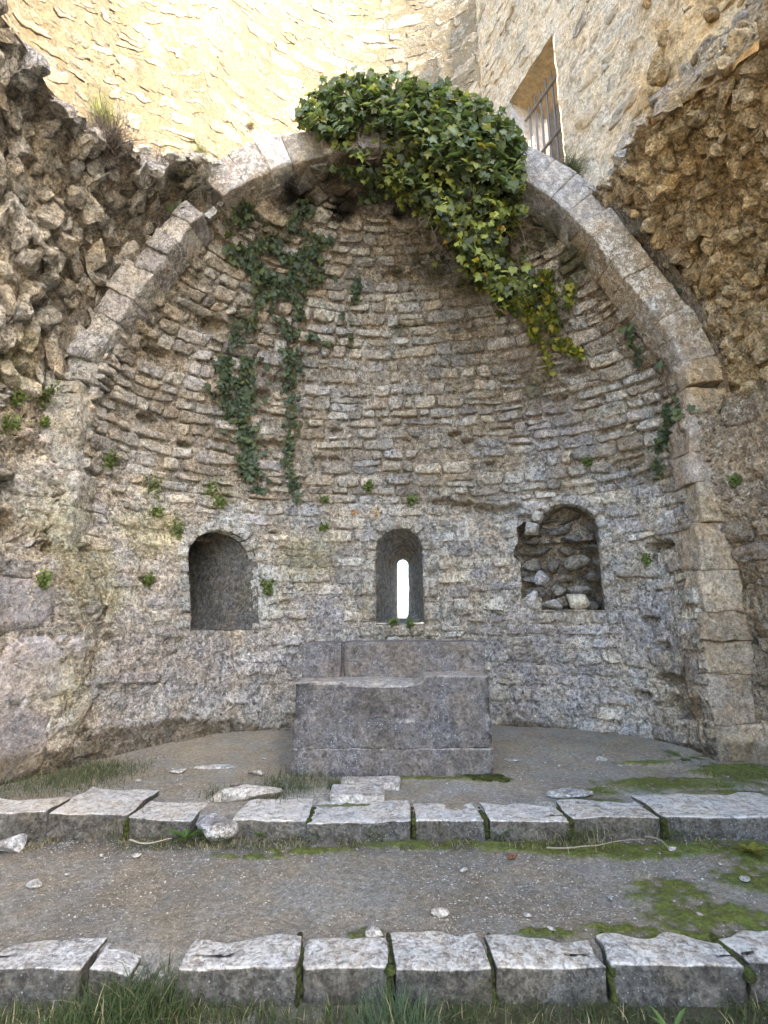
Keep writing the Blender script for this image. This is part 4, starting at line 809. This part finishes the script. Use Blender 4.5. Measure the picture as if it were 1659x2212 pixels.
for x in (667, 893, 1048, 1231, 1432, 274):
    for k in range(4): it.append(((XU(x), 3.93+.08*k, Z2-.02), (random.uniform(.01, .03), .05, .02)))
    for k in range(3): it.append(((XU(x)+.004, 3.92, Z1+.02+.04*k), (.022, .025, .03)))
for k in range(26): x = random.uniform(.35, .9)*1.0; it.append(((AX1-.05-random.uniform(0, .3)+.1, AY-random.uniform(0, .16), Z2), (.06, .03, .018)))
moss('step_moss', 'bright green moss packed in the joints between the step blocks', it, 0)

# ---------------------------------------------------------------- grass and weeds
def blades(name, label, pts, h, w=.004, lean=.5, cols=((.04, .055, .02), (.08, .10, .04)), seed=0, dry=.1, cat='grass', parent=None, kind='stuff', top=True, down=False):
    r_ = np.random.default_rng(seed); P = np.array(pts); n_ = len(P); H = h*(.4+.8*r_.random(n_)); a = r_.uniform(0, 6.28, n_); L = lean*(.3+r_.random(n_)); W_ = w*(.6+.8*r_.random(n_)); d = np.c_[np.cos(a), np.sin(a), 0*a]; s_ = np.c_[-np.sin(a), np.cos(a), 0*a]; VV = []
    for k, (q, ww) in enumerate(((0, 1), (.4, .85), (.75, .55), (1, .05))):
        z = q*H*(1-.35*L*q)*(-1 if down else 1); o_ = P+d*(L*H*q*q)[:, None]+np.c_[0*z, 0*z, z]; VV.append(o_-s_*(W_*ww/2)[:, None]); VV.append(o_+s_*(W_*ww/2)[:, None])
    VV = np.stack(VV, 1); Ft = np.array([(0, 1, 3, 2), (2, 3, 5, 4), (4, 5, 7, 6)]); FF = (Ft[None]+np.arange(n_)[:, None, None]*8).reshape(-1, 4); m_ = r_.random(n_)[:, None]; c = np.array(cols[0])*(1-m_)+np.array(cols[1])*m_; dr = (r_.random(n_) < dry)[:, None]; c = np.where(dr, np.array([.30, .25, .15]), c)
    o_ = obj(name, VV.reshape(-1, 3), FF, M_GS, parent, np.repeat(c, 8, 0), True); 
    return tag(o_, label, cat, kind=kind) if top else tag(o_, kind=kind)
def scat(n_, x0, x1, y0, y1, z, seed, thr=0., fs=2.): r_ = np.random.default_rng(seed); P = np.c_[r_.uniform(x0, x1, n_), r_.uniform(y0, y1, n_), np.full(n_, z)]; f_ = fbm(P, fs, 3, seed); return P[f_ > thr]
def clump(n_, p, r, seed): r_ = np.random.default_rng(seed); q = r_.normal(size=(n_, 2))*r/2; return np.c_[p[0]+q[:, 0], p[1]+q[:, 1], np.full(n_, p[2])]
blades('verge_grass', 'low green grass and weeds growing along the foot of the lower step', np.vstack([scat(9000, -2.6, 2.6, 1.75, 2.52, 0., 1, -.1, 1.6), scat(3500, -2.6, 2.6, 2.42, 2.55, 0., 5, -.2, 3.)]), .065, .0035, .9, seed=1, dry=.12)
blades('path_grass', 'thin dark grass strip along the foot of the upper step', scat(8000, -3.6, 3.9, 3.74, 3.93, Z1-.01, 2, -.05, 2.2), .042, .0035, 1., seed=2, dry=.3, cols=((.045, .055, .022), (.085, .10, .04)))
blades('corner_grass', 'grassy patch at the foot of left side wall', np.vstack([clump(2600, atz(120, 1685, Z2), .6, 3), clump(1100, atz(220, 1668, Z2), .4, 4)]), .07, .004, 1., seed=3, cols=((.06, .075, .04), (.11, .13, .07)))
blades('altar_grass', 'sparse grass at left foot of the altar', np.vstack([clump(700, atz(640, 1690, Z2), .35, 6), clump(420, atz(735, 1700, Z2), .12, 7), clump(300, atz(600, 1712, Z2), .25, 8), clump(200, atz(470, 1720, Z2), .15, 9)]), .08, .0035, .8, seed=4)
blades('right_grass', 'low mossy grass on the apse floor near the foot of right pier', np.vstack([clump(900, atz(1560, 1650, Z2), .7, 10), clump(500, atz(1480, 1640, Z2), .4, 11)]), .05, .0035, .9, seed=5)
blades('grass_tuft', 'tall dense grass tuft spilling over the gap in the lower step at left', np.vstack([clump(900, (XL(320), 2.42, 0), .26, 12), clump(380, (XL(250), 2.36, 0), .2, 13)]), .17, .004, 1., seed=6, dry=.06, cols=((.035, .055, .02), (.075, .10, .04)))
blades('grass_tuft', 'blue green grass tuft at picture bottom below the joint of pale blocks', clump(420, (XL(855), 2.36, 0), .13, 14), .17, .004, .8, seed=7, dry=.05, cols=((.05, .08, .04), (.09, .13, .07)))
blades('grass_tuft', 'upright grass tuft against the second block of the upper step', clump(220, atz(272, 1800, Z1), .11, 15), .17, .004, .6, seed=8, dry=.2)
blades('grass_tuft', 'wispy grass tuft on moss under the upper step, right of centre', clump(320, atz(1240, 1808, Z1), .22, 16), .12, .004, 1., seed=9, dry=.3)
blades('grass_tuft', 'small green grass tuft at upper step near the right edge', clump(200, atz(1440, 1806, Z1), .12, 17), .10, .004, .8, seed=10, dry=.1)
def rosette(label, p, n_, L, w, col, rise=.5, seed=0, name='weed', cat='weed', narrow=.35):
    r_ = random.Random(seed); p = np.array(p)-np.array([0, .035 if abs(p[2]-Z1) < .01 else 0, -.012]); t_ = thing(name, tuple(p), label, cat)
    for k in range(n_):
        a = 6.283*k/n_+r_.uniform(-.3, .3); el_ = rise*r_.uniform(.4, 1.3); l_ = L*r_.uniform(.65, 1.1); V_ = []
        for i, ww in enumerate((.15, .55, 1, .8, .05)):
            q = i/4; x = l_*q*math.cos(el_*(1-.6*q)); z = l_*q*math.sin(el_)*(1-.45*q); d = np.array([math.cos(a), math.sin(a), 0]); s_ = np.array([-math.sin(a), math.cos(a), 0]); b0 = np.array(p)+d*x+np.array([0, 0, z+.004]); V_ += [b0-s_*w*ww/2, b0+np.array([0, 0, -.12*w]), b0+s_*w*ww/2]
        F_ = [[3*i, 3*i+1, 3*i+4, 3*i+3] for i in range(4)]+[[3*i+1, 3*i+2, 3*i+5, 3*i+4] for i in range(4)]; m_ = r_.uniform(.75, 1.25); obj('leaf', V_, np.array(F_), M_LF, t_, np.tile(np.array(col)*m_, (len(V_), 1)))
    return t_
G1, G2 = (.07, .13, .035), (.10, .15, .05)
rosette('broad leaved green weed rooted at the foot of upper step, right of centre', atz(1078, 1808, Z1), 9, .11, .03, G2, .9, 1)
rosette('bright green young weed standing before the upper step near its broken gap', atz(568, 1806, Z1), 8, .075, .025, (.12, .2, .04), 1., 2)
rosette('toothed dandelion like weed beneath the broken kerb stone', atz(405, 1812, Z1), 14, .16, .032, G1, .7, 3)
rosette('spreading fern like weed just right of the broken kerb stone', atz(470, 1812, Z1), 12, .11, .03, G1, .6, 4)
rosette('leafy tall weed climbing the joint right of the broken kerb stone', atz(490, 1790, Z1), 12, .13, .04, (.07, .12, .04), 1.2, 5)
rosette('small plant at the foot of upper step where two blocks meet, left of centre', atz(692, 1810, Z1), 9, .07, .025, G1, .9, 6)
rosette('large long leaved dandelion growing below right pier', atz(1478, 1640, Z2), 8, .24, .06, (.12, .2, .07), .45, 7)
rosette('upright lance leaved weed in grass at bottom right', (XL(1398), 2.36, 0), 7, .13, .018, (.12, .19, .06), 1.2, 8)
rosette('bluish weed seedling on earth by apse wall, left of altar', atz(605, 1590, Z2), 10, .12, .04, (.045, .07, .055), 1.1, 9)
rosette('yellowing leafy weed on moss below step at right edge', atz(1618, 1842, Z1), 12, .10, .04, (.2, .19, .04), .8, 10)
rosette('low green weed patch on the floor at far right', atz(1590, 1650, Z2), 12, .09, .03, (.12, .19, .05), .5, 11)
rosette('small weed on left floor edge of the apse', atz(512, 1618, Z2), 10, .07, .015, G1, .7, 12)
V_, F_ = [], []
lf = obj('fallen_leaf', np.array([(-.03, 0, 0), (0, -.02, .008), (.035, -.005, .004), (.03, .02, .012), (0, .03, .006), (-.03, .02, .01)])+np.array([XL(30), 2.3, .06]), np.array([[0, 1, 2, 3], [0, 3, 4, 5]]), M_LF, None, np.tile(np.array([.5, .32, .05]), (6, 1))); tag(lf, 'fallen yellow leaf in the grass at bottom left corner', 'leaf')
# twigs
def twig(label, pts, r=.006, col=(.22, .19, .15)):
    P = catmull(np.array(pts), 14); P = P+.01*np.stack([fbm(P, 6, 2, k) for k in (1, 2, 3)], 1); V_, F_ = tube(P, r, 5, r*.4); tag(obj('twig', V_, F_, M_VI, None, np.tile(np.array(col), (len(V_), 1))), label, 'twig')
up3 = np.array([0, 0, .02])
twig('long thin curved twig on moss below the upper step, right half', [atz(1180, 1838, Z1)+up3, atz(1260, 1842, Z1)+up3*1.5, atz(1340, 1832, Z1)+up3*2, atz(1395, 1822, Z1)+up3])
twig('pale twig lying before the second block of upper step', [atz(280, 1822, Z1)+up3, atz(320, 1828, Z1)+up3, atz(370, 1820, Z1)+up3*1.5], .007, (.3, .27, .22))
twig('short forked dry twig on the moss at right', [atz(1395, 1815, Z1)+up3, atz(1425, 1828, Z1)+up3*2, atz(1445, 1838, Z1)+up3], .007)

# ---------------------------------------------------------------- ivy
LFO = np.array([(0, 0), (.22, -.16), (.52, .02), (.42, .28), (.5, .52), (.22, .58), (0, 1.), (-.22, .58), (-.5, .52), (-.42, .28), (-.52, .02), (-.22, -.16)])
LC = np.array([[0, .35]])
LV = np.vstack([LFO, LC]); LFc = np.array([[i, (i+1) % 12, 12] for i in range(12)])
def leafset(name, parent, P, Nn, size, cols, seed=0, parts=300, pick=None, droop=.35, bend=.12):
    r_ = np.random.default_rng(seed); n_ = len(P); Nn = Nn+r_.normal(size=(n_, 3))*droop; Nn /= np.linalg.norm(Nn, axis=1)[:, None]; dn = np.array([0, 0, -1.])+r_.normal(size=(n_, 3))*.4; dn = dn-(dn*Nn).sum(1)[:, None]*Nn; dn /= np.linalg.norm(dn, axis=1)[:, None]+1e-6; sx = np.cross(Nn, dn)
    s_ = size[0]+(size[1]-size[0])*r_.random(n_)**1.5; x = LV[:, 0]; y = LV[:, 1]-.3; z = -.22*x*x*2-bend*y*y+np.where(np.arange(13) == 12, .0, .0)+.10*np.abs(x)
    V_ = P[:, None]+s_[:, None, None]*(sx[:, None]*x[None, :, None]+dn[:, None]*y[None, :, None]+Nn[:, None]*z[None, :, None]); cols = np.array(cols, float); w_ = r_.choice(len(cols), n_, p=cols[:, 3]/cols[:, 3].sum()); c = cols[w_, :3]*(.7+.6*r_.random(n_))[:, None]
    CO = np.repeat(c[:, None], 13, 1); CO[:, 12] *= 1.35
    key = s_ if pick is None else pick*1.; order = np.argsort(-key); pr = order[:parts]; rs = order[parts:]
    for i in pr: obj('leaf', V_[i], LFc, M_LF, parent, CO[i], False)
    if len(rs): FF = (LFc[None]+np.arange(len(rs))[:, None, None]*13).reshape(-1, 3); tag(obj('foliage', V_[rs].reshape(-1, 3), FF, M_LF, parent, CO[rs].reshape(-1, 3), False), kind='stuff')
IVT = [(.07, .10, .055, 4), (.10, .135, .075, 4), (.16, .195, .12, 3), (.23, .245, .10, 1.1), (.3, .22, .05, .15)]
IVH = [(.09, .11, .035, 4), (.17, .195, .045, 2.4), (.26, .27, .06, .8), (.03, .04, .018, 4), (.35, .22, .03, .2)]
IVD = [(.055, .08, .055, 4), (.08, .11, .075, 3), (.09, .11, .05, 2)]
IVY_ = [(.12, .14, .02, 3), (.2, .2, .03, 2), (.3, .25, .04, 1), (.06, .08, .02, 3)]
def inpoly(x, y, pg):
    r = np.zeros(len(x), bool); j = len(pg)-1
    for i in range(len(pg)): xi, yi = pg[i]; xj, yj = pg[j]; r ^= ((yi > y) != (yj > y)) & (x < (xj-xi)*(y-yi)/(yj-yi+1e-9)+xi); j = i
    return r
iv = thing('ivy', (.6, 5.1, 7.2), 'dense green ivy mass draped over the crown of arch and hanging down at right', 'ivy')
def PX(pg, Y): return [tuple(aty(a, b_, Y)[[0, 2]]) for a, b_ in pg]
top_of = lambda TY: PX([(638, 240), (665, 215), (715, 192), (765, 170), (840, 172), (900, 185), (975, 195), (1010, 218), (1060, 240), (1105, 258), (1135, 330), (1130, 420), (1060, 400), (950, 355), (860, 285), (800, 265), (740, 290), (695, 288), (655, 270)], TY)
han_pg = PX([(700, 275), (850, 280), (1130, 330), (1135, 450), (1175, 510), (1185, 570), (1140, 625), (1080, 650), (1040, 600), (1000, 540), (960, 470), (900, 410), (850, 380), (770, 340), (715, 310)], 5.1)
def mass(pg, n_, yf, seed):
    r_ = np.random.default_rng(seed); q = np.array(pg); X = r_.uniform(q[:, 0].min(), q[:, 0].max(), n_); Z = r_.uniform(q[:, 1].min(), q[:, 1].max(), n_); P = np.c_[X, 0*X, Z]; X2 = X+.06*fbm(P, 4, 3, 1); Z2_ = Z+.06*fbm(P, 4, 3, 9); k = inpoly(X2, Z2_, pg); P = P[k]; P[:, 1] = yf(P, r_); return P
def ytop(P, r_): rr = np.hypot(P[:, 0]-CX, P[:, 2]-SPZ); b_ = sm(RI-.15, RI+.5, rr); return 4.96+.62*sm(RI+.05, RI+.75, rr)-.12*fbm(P, 2.5, 3, 5)+r_.random(len(P))**1.5*.3
P = np.vstack([mass(top_of(4.99), 3900, lambda P, r_: 4.90-.10*fbm(P, 2.5, 3, 5)+r_.random(len(P))*.22, 1), mass(top_of(5.4), 3600, lambda P, r_: 5.25-.12*fbm(P, 2.5, 3, 5)+r_.random(len(P))*.4, 7)]); rr = np.hypot(P[:, 0]-CX, P[:, 2]-SPZ); Nn = np.tile(np.array([0, -.75, .65]), (len(P), 1)); Nn[:, 0] += (P[:, 0]-.5)*.2
leafset('ivy', iv, P, Nn, (.085, .14), IVT, 1, 190, pick=-P[:, 1], droop=.55)
P = mass(han_pg, 9500, lambda P, r_: 5.08-.08*fbm(P, 3, 3, 6)+r_.random(len(P))**1.2*.42, 2); dd = fbm(P*np.array([1, 1, .45]), 3.2, 3, 14)+.3*sm(6.0, 7.2, P[:, 2]); P = P[dd > -.03]; leafset('ivy', iv, P, np.tile(np.array([0, -.95, .25]), (len(P), 1)), (.06, .125), IVH, 2, 110, pick=-P[:, 1], droop=.55)
# woody stems inside the ivy
def stems(parent, starts, L, n_, r, seed, col=(.12, .09, .06), wob=.15):
    r_ = random.Random(seed); V_ = []; F_ = []; k = 0
    for _ in range(n_):
        p = np.array(starts(r_)); pts = [p]; d = np.array([r_.uniform(-.4, .4), r_.uniform(-.1, .1), -1.])
        for i in range(9): d = d+np.array([r_.gauss(0, .3), r_.gauss(0, .15), 0]); d /= np.linalg.norm(d); p = p+d*L*r_.uniform(.6, 1.2)/9; pts.append(p)
        a, f_ = tube(pts, r*r_.uniform(.6, 1.2), 4, r*.3); V_.append(a); F_.append(f_+k); k += len(a)
    V_ = np.concatenate(V_); o_ = obj('stems', V_, np.concatenate(F_), M_VI, parent, np.tile(np.array(col), (len(V_), 1))); o_['kind'] = 'stuff'; return o_
stems(iv, lambda r_: (r_.uniform(.5, 1.8), r_.uniform(5.2, 5.4), r_.uniform(6.4, 7.1)), 1.0, 34, .006, 3)
def strand(label, path, n_, size, cols, seed, off=.06, parts=60, group=None, name='ivy_strand', stem=True, cat='ivy'):
    """path: (x, y, half width) in the 1659 wide picture; leaves rest on the wall found there"""
    r_ = np.random.default_rng(seed); path = np.array(path, float); L = np.r_[0, np.cumsum(np.hypot(*(np.diff(path[:, :2], axis=0)).T))]; wt = path[:, 2]; P = []; Nn = []; k = 0
    tt = np.linspace(0, L[-1], 200); ww = np.interp(tt, L, wt)+2; cdf = np.cumsum(ww)/ww.sum()
    q = np.interp(r_.random(n_), cdf, tt); X = np.interp(q, L, path[:, 0])+np.interp(q, L, wt)*r_.uniform(-1, 1, n_)*r_.random(n_)**.5*np.where(r_.random(n_) < .14, 1.9, 1.); Y = np.interp(q, L, path[:, 1])+r_.normal(size=n_)*6
    for a, b_ in zip(X, Y):
        p, n1_ = hit(a, b_, B_IN)
        if p is None: continue
        P.append(p+n1_*(off+r_.random()*.07)); Nn.append(n1_+np.array([0, 0, .25]))
    P = np.array(P); Nn = np.array(Nn); kq = fbm(P, 4.5, 3, seed) > -.17; P = P[kq]; Nn = Nn[kq]; c = P.mean(0); t_ = thing(name, tuple(c), label, cat, group); leafset('l', t_, P, Nn, (size[0]*.85, size[1]*1.25), cols, seed, parts, droop=.62)
    if stem:
        for j in range(3):
            S_p = []
            for tq in np.linspace(0, L[-1], 14):
                p, n1_ = hit(np.interp(tq, L, path[:, 0])+r_.normal()*np.interp(tq, L, wt)*.4, np.interp(tq, L, path[:, 1]), B_IN)
                if p is not None: S_p.append(p+n1_*.06)
            if len(S_p) > 3: V_, F_ = tube(S_p, .006, 4, .003); obj('stem', V_, F_, M_VI, t_, np.tile(np.array([.13, .1, .07]), (len(V_), 1)))
    return t_
strand('thick blue green ivy strand hanging on the wall, widest and leftmost, ending above left niche', [(505, 770, 45), (500, 830, 52), (520, 900, 42), (530, 960, 32), (540, 1020, 28), (560, 1065, 12)], 900, (.05, .09), IVD, 11, off=.05, parts=220)
strand('narrow ivy strand trailing down the wall, right of the thick one, towards the altar', [(625, 760, 28), (628, 830, 28), (630, 900, 22), (628, 980, 20), (632, 1050, 16), (640, 1085, 8)], 330, (.045, .075), IVD, 12, parts=120)
strand('dark ivy patch under the left shoulder of the arch', [(520, 430, 18), (520, 500, 38), (560, 560, 75), (600, 610, 60), (600, 660, 30)], 700, (.05, .095), IVD, 13, parts=160)
strand('sparse ivy trailing from arch soffit in the shade, right of the dark left patch', [(655, 440, 22), (640, 490, 30), (700, 520, 30), (640, 560, 40), (690, 600, 30), (640, 640, 30)], 300, (.05, .095), IVD, 14, parts=100)
strand('thin straggling ivy shoots joining the shaded patch to the thick left strand', [(560, 640, 30), (530, 690, 22), (505, 750, 26)], 110, (.04, .08), IVD, 31, parts=60)
strand('scattered ivy shoots hanging right of the shaded patch', [(640, 640, 22), (655, 700, 16), (630, 760, 14)], 90, (.04, .08), IVD, 32, parts=60)
strand('loose dark fringe of ivy under the right half of the big mass', [(930, 430, 50), (1000, 520, 60), (1090, 590, 80), (1160, 640, 60), (1190, 700, 40)], 620, (.045, .095), IVH, 33, parts=140)
strand('scattered ivy shoots in the dark hollow under the arch crown', [(700, 330, 30), (760, 360, 50), (860, 390, 50), (800, 430, 50)], 260, (.05, .10), IVD, 34, parts=100)
strand('short leafy ivy spray in the middle of the half dome', [(770, 610, 10), (765, 655, 12)], 42, (.05, .09), IVD, 15, parts=42)
strand('small ivy spray lower on the dome, just above the dark ledge', [(740, 680, 12), (750, 705, 16), (760, 745, 6)], 55, (.05, .09), IVD, 16, parts=55)
strand('thin ivy trail linking the dome patch with the lower strands', [(595, 690, 16), (620, 720, 20), (700, 740, 14), (740, 752, 16)], 120, (.045, .085), IVD, 17, parts=60)
strand('yellowing ivy curtain thinning out below the big mass at right', [(1090, 600, 60), (1110, 640, 55), (1150, 690, 40), (1170, 740, 22)], 330, (.05, .09), IVY_, 18, parts=140)
strand('yellow green ivy trail right of the curtain, towards the right shoulder', [(1180, 590, 24), (1190, 640, 26), (1195, 700, 24), (1180, 760, 14), (1190, 810, 10)], 230, (.05, .085), IVY_, 19, parts=100)
strand('small bunch of large yellow green leaves on bare ochre wall at right', [(1235, 620, 14), (1240, 660, 10)], 24, (.07, .11), IVY_, 20, parts=24)
strand('sparse low ivy clump beside the dry vines at right', [(1215, 740, 30), (1260, 770, 24)], 120, (.045, .08), IVY_, 21, parts=60)
strand('dark green ivy clump growing on the right pier', [(1440, 770, 14), (1450, 830, 26), (1455, 890, 36), (1445, 940, 26), (1430, 975, 10)], 380, (.05, .085), IVD, 22, parts=130)
strand('tiny ivy sprig below the pier clump', [(1430, 1000, 12), (1438, 1030, 10)], 28, (.05, .08), IVD, 23, parts=28)
strand('dark ivy sprig at the edge of ochre rubble, above right pier', [(1475, 632, 6), (1495, 665, 8)], 26, (.06, .09), IVD, 24, parts=26)
strand('small ivy sprig on right shoulder wall, left of the pier stones', [(1372, 695, 8), (1375, 745, 10), (1395, 790, 10)], 46, (.045, .08), IVD, 25, parts=46)
strand('small ivy sprig at the left foot of the broken arch crown', [(385, 430, 18), (375, 455, 16), (405, 480, 12)], 60, (.06, .1), IVD, 26, parts=50)
# dry vines
dv = thing('dry_vine', tuple(hit(1190, 830, B_IN)[0]), 'tangle of bare brown vine stems on the right of half dome', 'vine'); r_ = random.Random(9); V_ = []; F_ = []; k = 0
for j in range(120):
    x, y = r_.gauss(1165, 50), r_.uniform(640, 880); pts = []
    a = r_.uniform(1.0, 2.1) if r_.random() < .6 else r_.uniform(0, 6.28)
    for i in range(10):
        p, n1_ = hit(x, y, B_IN); a += r_.gauss(0, .35)
        if p is None: break
        pts.append(p+n1_*(.07+.03*r_.random())); x += math.cos(a)*9; y += math.sin(a)*9
    if len(pts) > 4: v, f_ = tube(pts, r_.uniform(.003, .006), 4, .002); V_.append(v); F_.append(f_+k); k += len(v)
V_ = np.concatenate(V_); tag(obj('stems', V_, np.concatenate(F_), M_VI, dv, np.tile(np.array([.2, .15, .11]), (len(V_), 1))), kind='stuff')
# shrubs
def twigball(label, p, r, n_, col, seed, name='dry_shrub', cat='shrub', sq=.6, down=0., leaves=0, rad=.003):
    r_ = random.Random(seed); t_ = thing(name, tuple(p), label, cat); V_ = []; F_ = []; k = 0; nr = np.random.default_rng(seed)
    for j in range(n_):
        d = nr.normal(size=3); d[1] -= .3; d[2] = abs(d[2])*.8*sq-down; d /= np.linalg.norm(d); L = r*r_.uniform(.5, 1.15); pts = [np.array(p)+nr.normal(size=3)*r*.15]
        for i in range(5): d = d+nr.normal(size=3)*.28; d /= np.linalg.norm(d); pts.append(pts[-1]+d*L/5)
        v, f_ = tube(pts, rad*r_.uniform(.7, 1.5), 3, rad*.4); V_.append(v); F_.append(f_+k); k += len(v)
    V_ = np.concatenate(V_); m_ = 1+.3*fbm(V_, 8, 2, 1)[:, None]; tag(obj('twigs', V_, np.concatenate(F_), M_VI, t_, np.array(col)*m_), kind='stuff'); return t_
def hp(x, y, off=.05): p, n1_ = hit(x, y, B_ALL); return p+n1_*off
twigball('nest like dry brown shrub on the left haunch below sunlit wall', hp(238, 300), .36, 420, (.17, .14, .125), 1)
twigball('small dry brown shrub on broken masonry, right of the nest like one', hp(338, 355), .2, 200, (.17, .13, .11), 2)
twigball('hanging grey dry tuft at the left end of the arch crown', hp(440, 385), .38, 360, (.3, .28, .25), 3, down=.7)
twigball('grey green wiry tuft hanging from the arch right of the ivy', hp(1240, 375, .1), .36, 480, (.13, .15, .08), 4, down=.75, name='wiry_shrub')
twigball('dark green fern like clump under the right arch blocks', hp(1210, 430, .12), .28, 420, (.05, .07, .025), 5, down=.6, name='fern_clump', cat='fern', rad=.005)
twigball('dark moss like clump under right arch stones, nearer the pier', hp(1270, 480, .1), .22, 320, (.05, .06, .025), 6, down=.6, name='fern_clump', cat='fern', rad=.005)
twigball('small pale dry tuft beside the ochre rubble', hp(1390, 490, .1), .16, 160, (.3, .27, .23), 7)
twigball('sunlit yellow green grass growing on the left haunch top', hp(215, 262), .22, 300, (.15, .17, .055), 8, name='grass_clump', cat='grass', sq=1.4, rad=.004)
twigball('pale dry grass tuft on top of the arch left of the ivy', hp(540, 275), .16, 160, (.36, .31, .2), 9, name='grass_clump', cat='grass')
twigball('straggly yellow green herb rooted on arch blocks left of crown', hp(430, 335), .2, 200, (.2, .21, .1), 10, name='grass_clump', cat='grass')
def cushion(x, y, r, label, col=(.07, .10, .035), seed=0, n_=70):
    p, n1_ = hit(x, y, B_IN)
    if p is None: return
    nr = np.random.default_rng(seed+int(x)); t_ = thing('wall_plant', tuple(p), label, 'plant'); Q = p+nr.normal(size=(n_, 3))*r*.5*np.array([1, .5, 1.])+n1_*.05; leafset('l', t_, Q, np.tile(n1_+np.array([0, 0, .4]), (n_, 1)), (.025, .045), [(*col, 1), (col[0]*1.5, col[1]*1.4, col[2], 1)], seed, 0, droop=.6)
for x, y, r, lb in [(25, 858, .09, 'green cushion plant at the left picture edge beside haunch foot'), (92, 852, .12, 'feathery dark plant where the left haunch meets wall'), (8, 915, .10, 'dark plant cut by the left picture edge'), (100, 915, .05, 'tiny tuft on the pale left wall, left of the quoins'), (228, 995, .10, 'small plant on left wall, halfway up, left of centre niche line'), (325, 1050, .14, 'leafy wall plant up and left of the left niche'), (455, 1060, .08, 'small cushion plant just above the left niche'), (335, 1108, .08, 'small plant below the leafy one, left of left niche'), (380, 1145, .10, 'wall plant immediately left of the left niche arch'), (90, 1255, .07, 'round tuft low on left wall beside dressed blocks'), (316, 1258, .07, 'sprig in the putlog hole of left wall'), (475, 1085, .08, 'small green tuft near the tail of the thick ivy strand'), (795, 1052, .08, 'mossy tuft above the two orange stones'), (890, 1080, .07, 'moss tuft over the slit window, to its right'), (700, 1140, .06, 'small tuft on grey wall left of the slit window arch'), (1402, 1210, .07, 'tuft below a hole, right of the right niche'), (1593, 1040, .06, 'bright tuft on the right side wall'), (1270, 1000, .06, 'tuft over the right niche'), (575, 1270, .12, 'grassy ledge growth right of the left niche'), (700, 1080, .05, 'tiny green tuft high on the grey wall'), (850, 1344, .05, 'low green moss on the sill of the slit window'), (885, 1345, .05, 'tuft at the right end of slit window sill')]:
    if lb: cushion(x, y, r, lb, seed=int(y), n_=int(40+500*r))
lf_ = [(600, 1090, .5)]
print('objects', len(bpy.data.objects), 'tris', sum(len(m_.loops)-2*len(m_.polygons) for m_ in bpy.data.meshes))
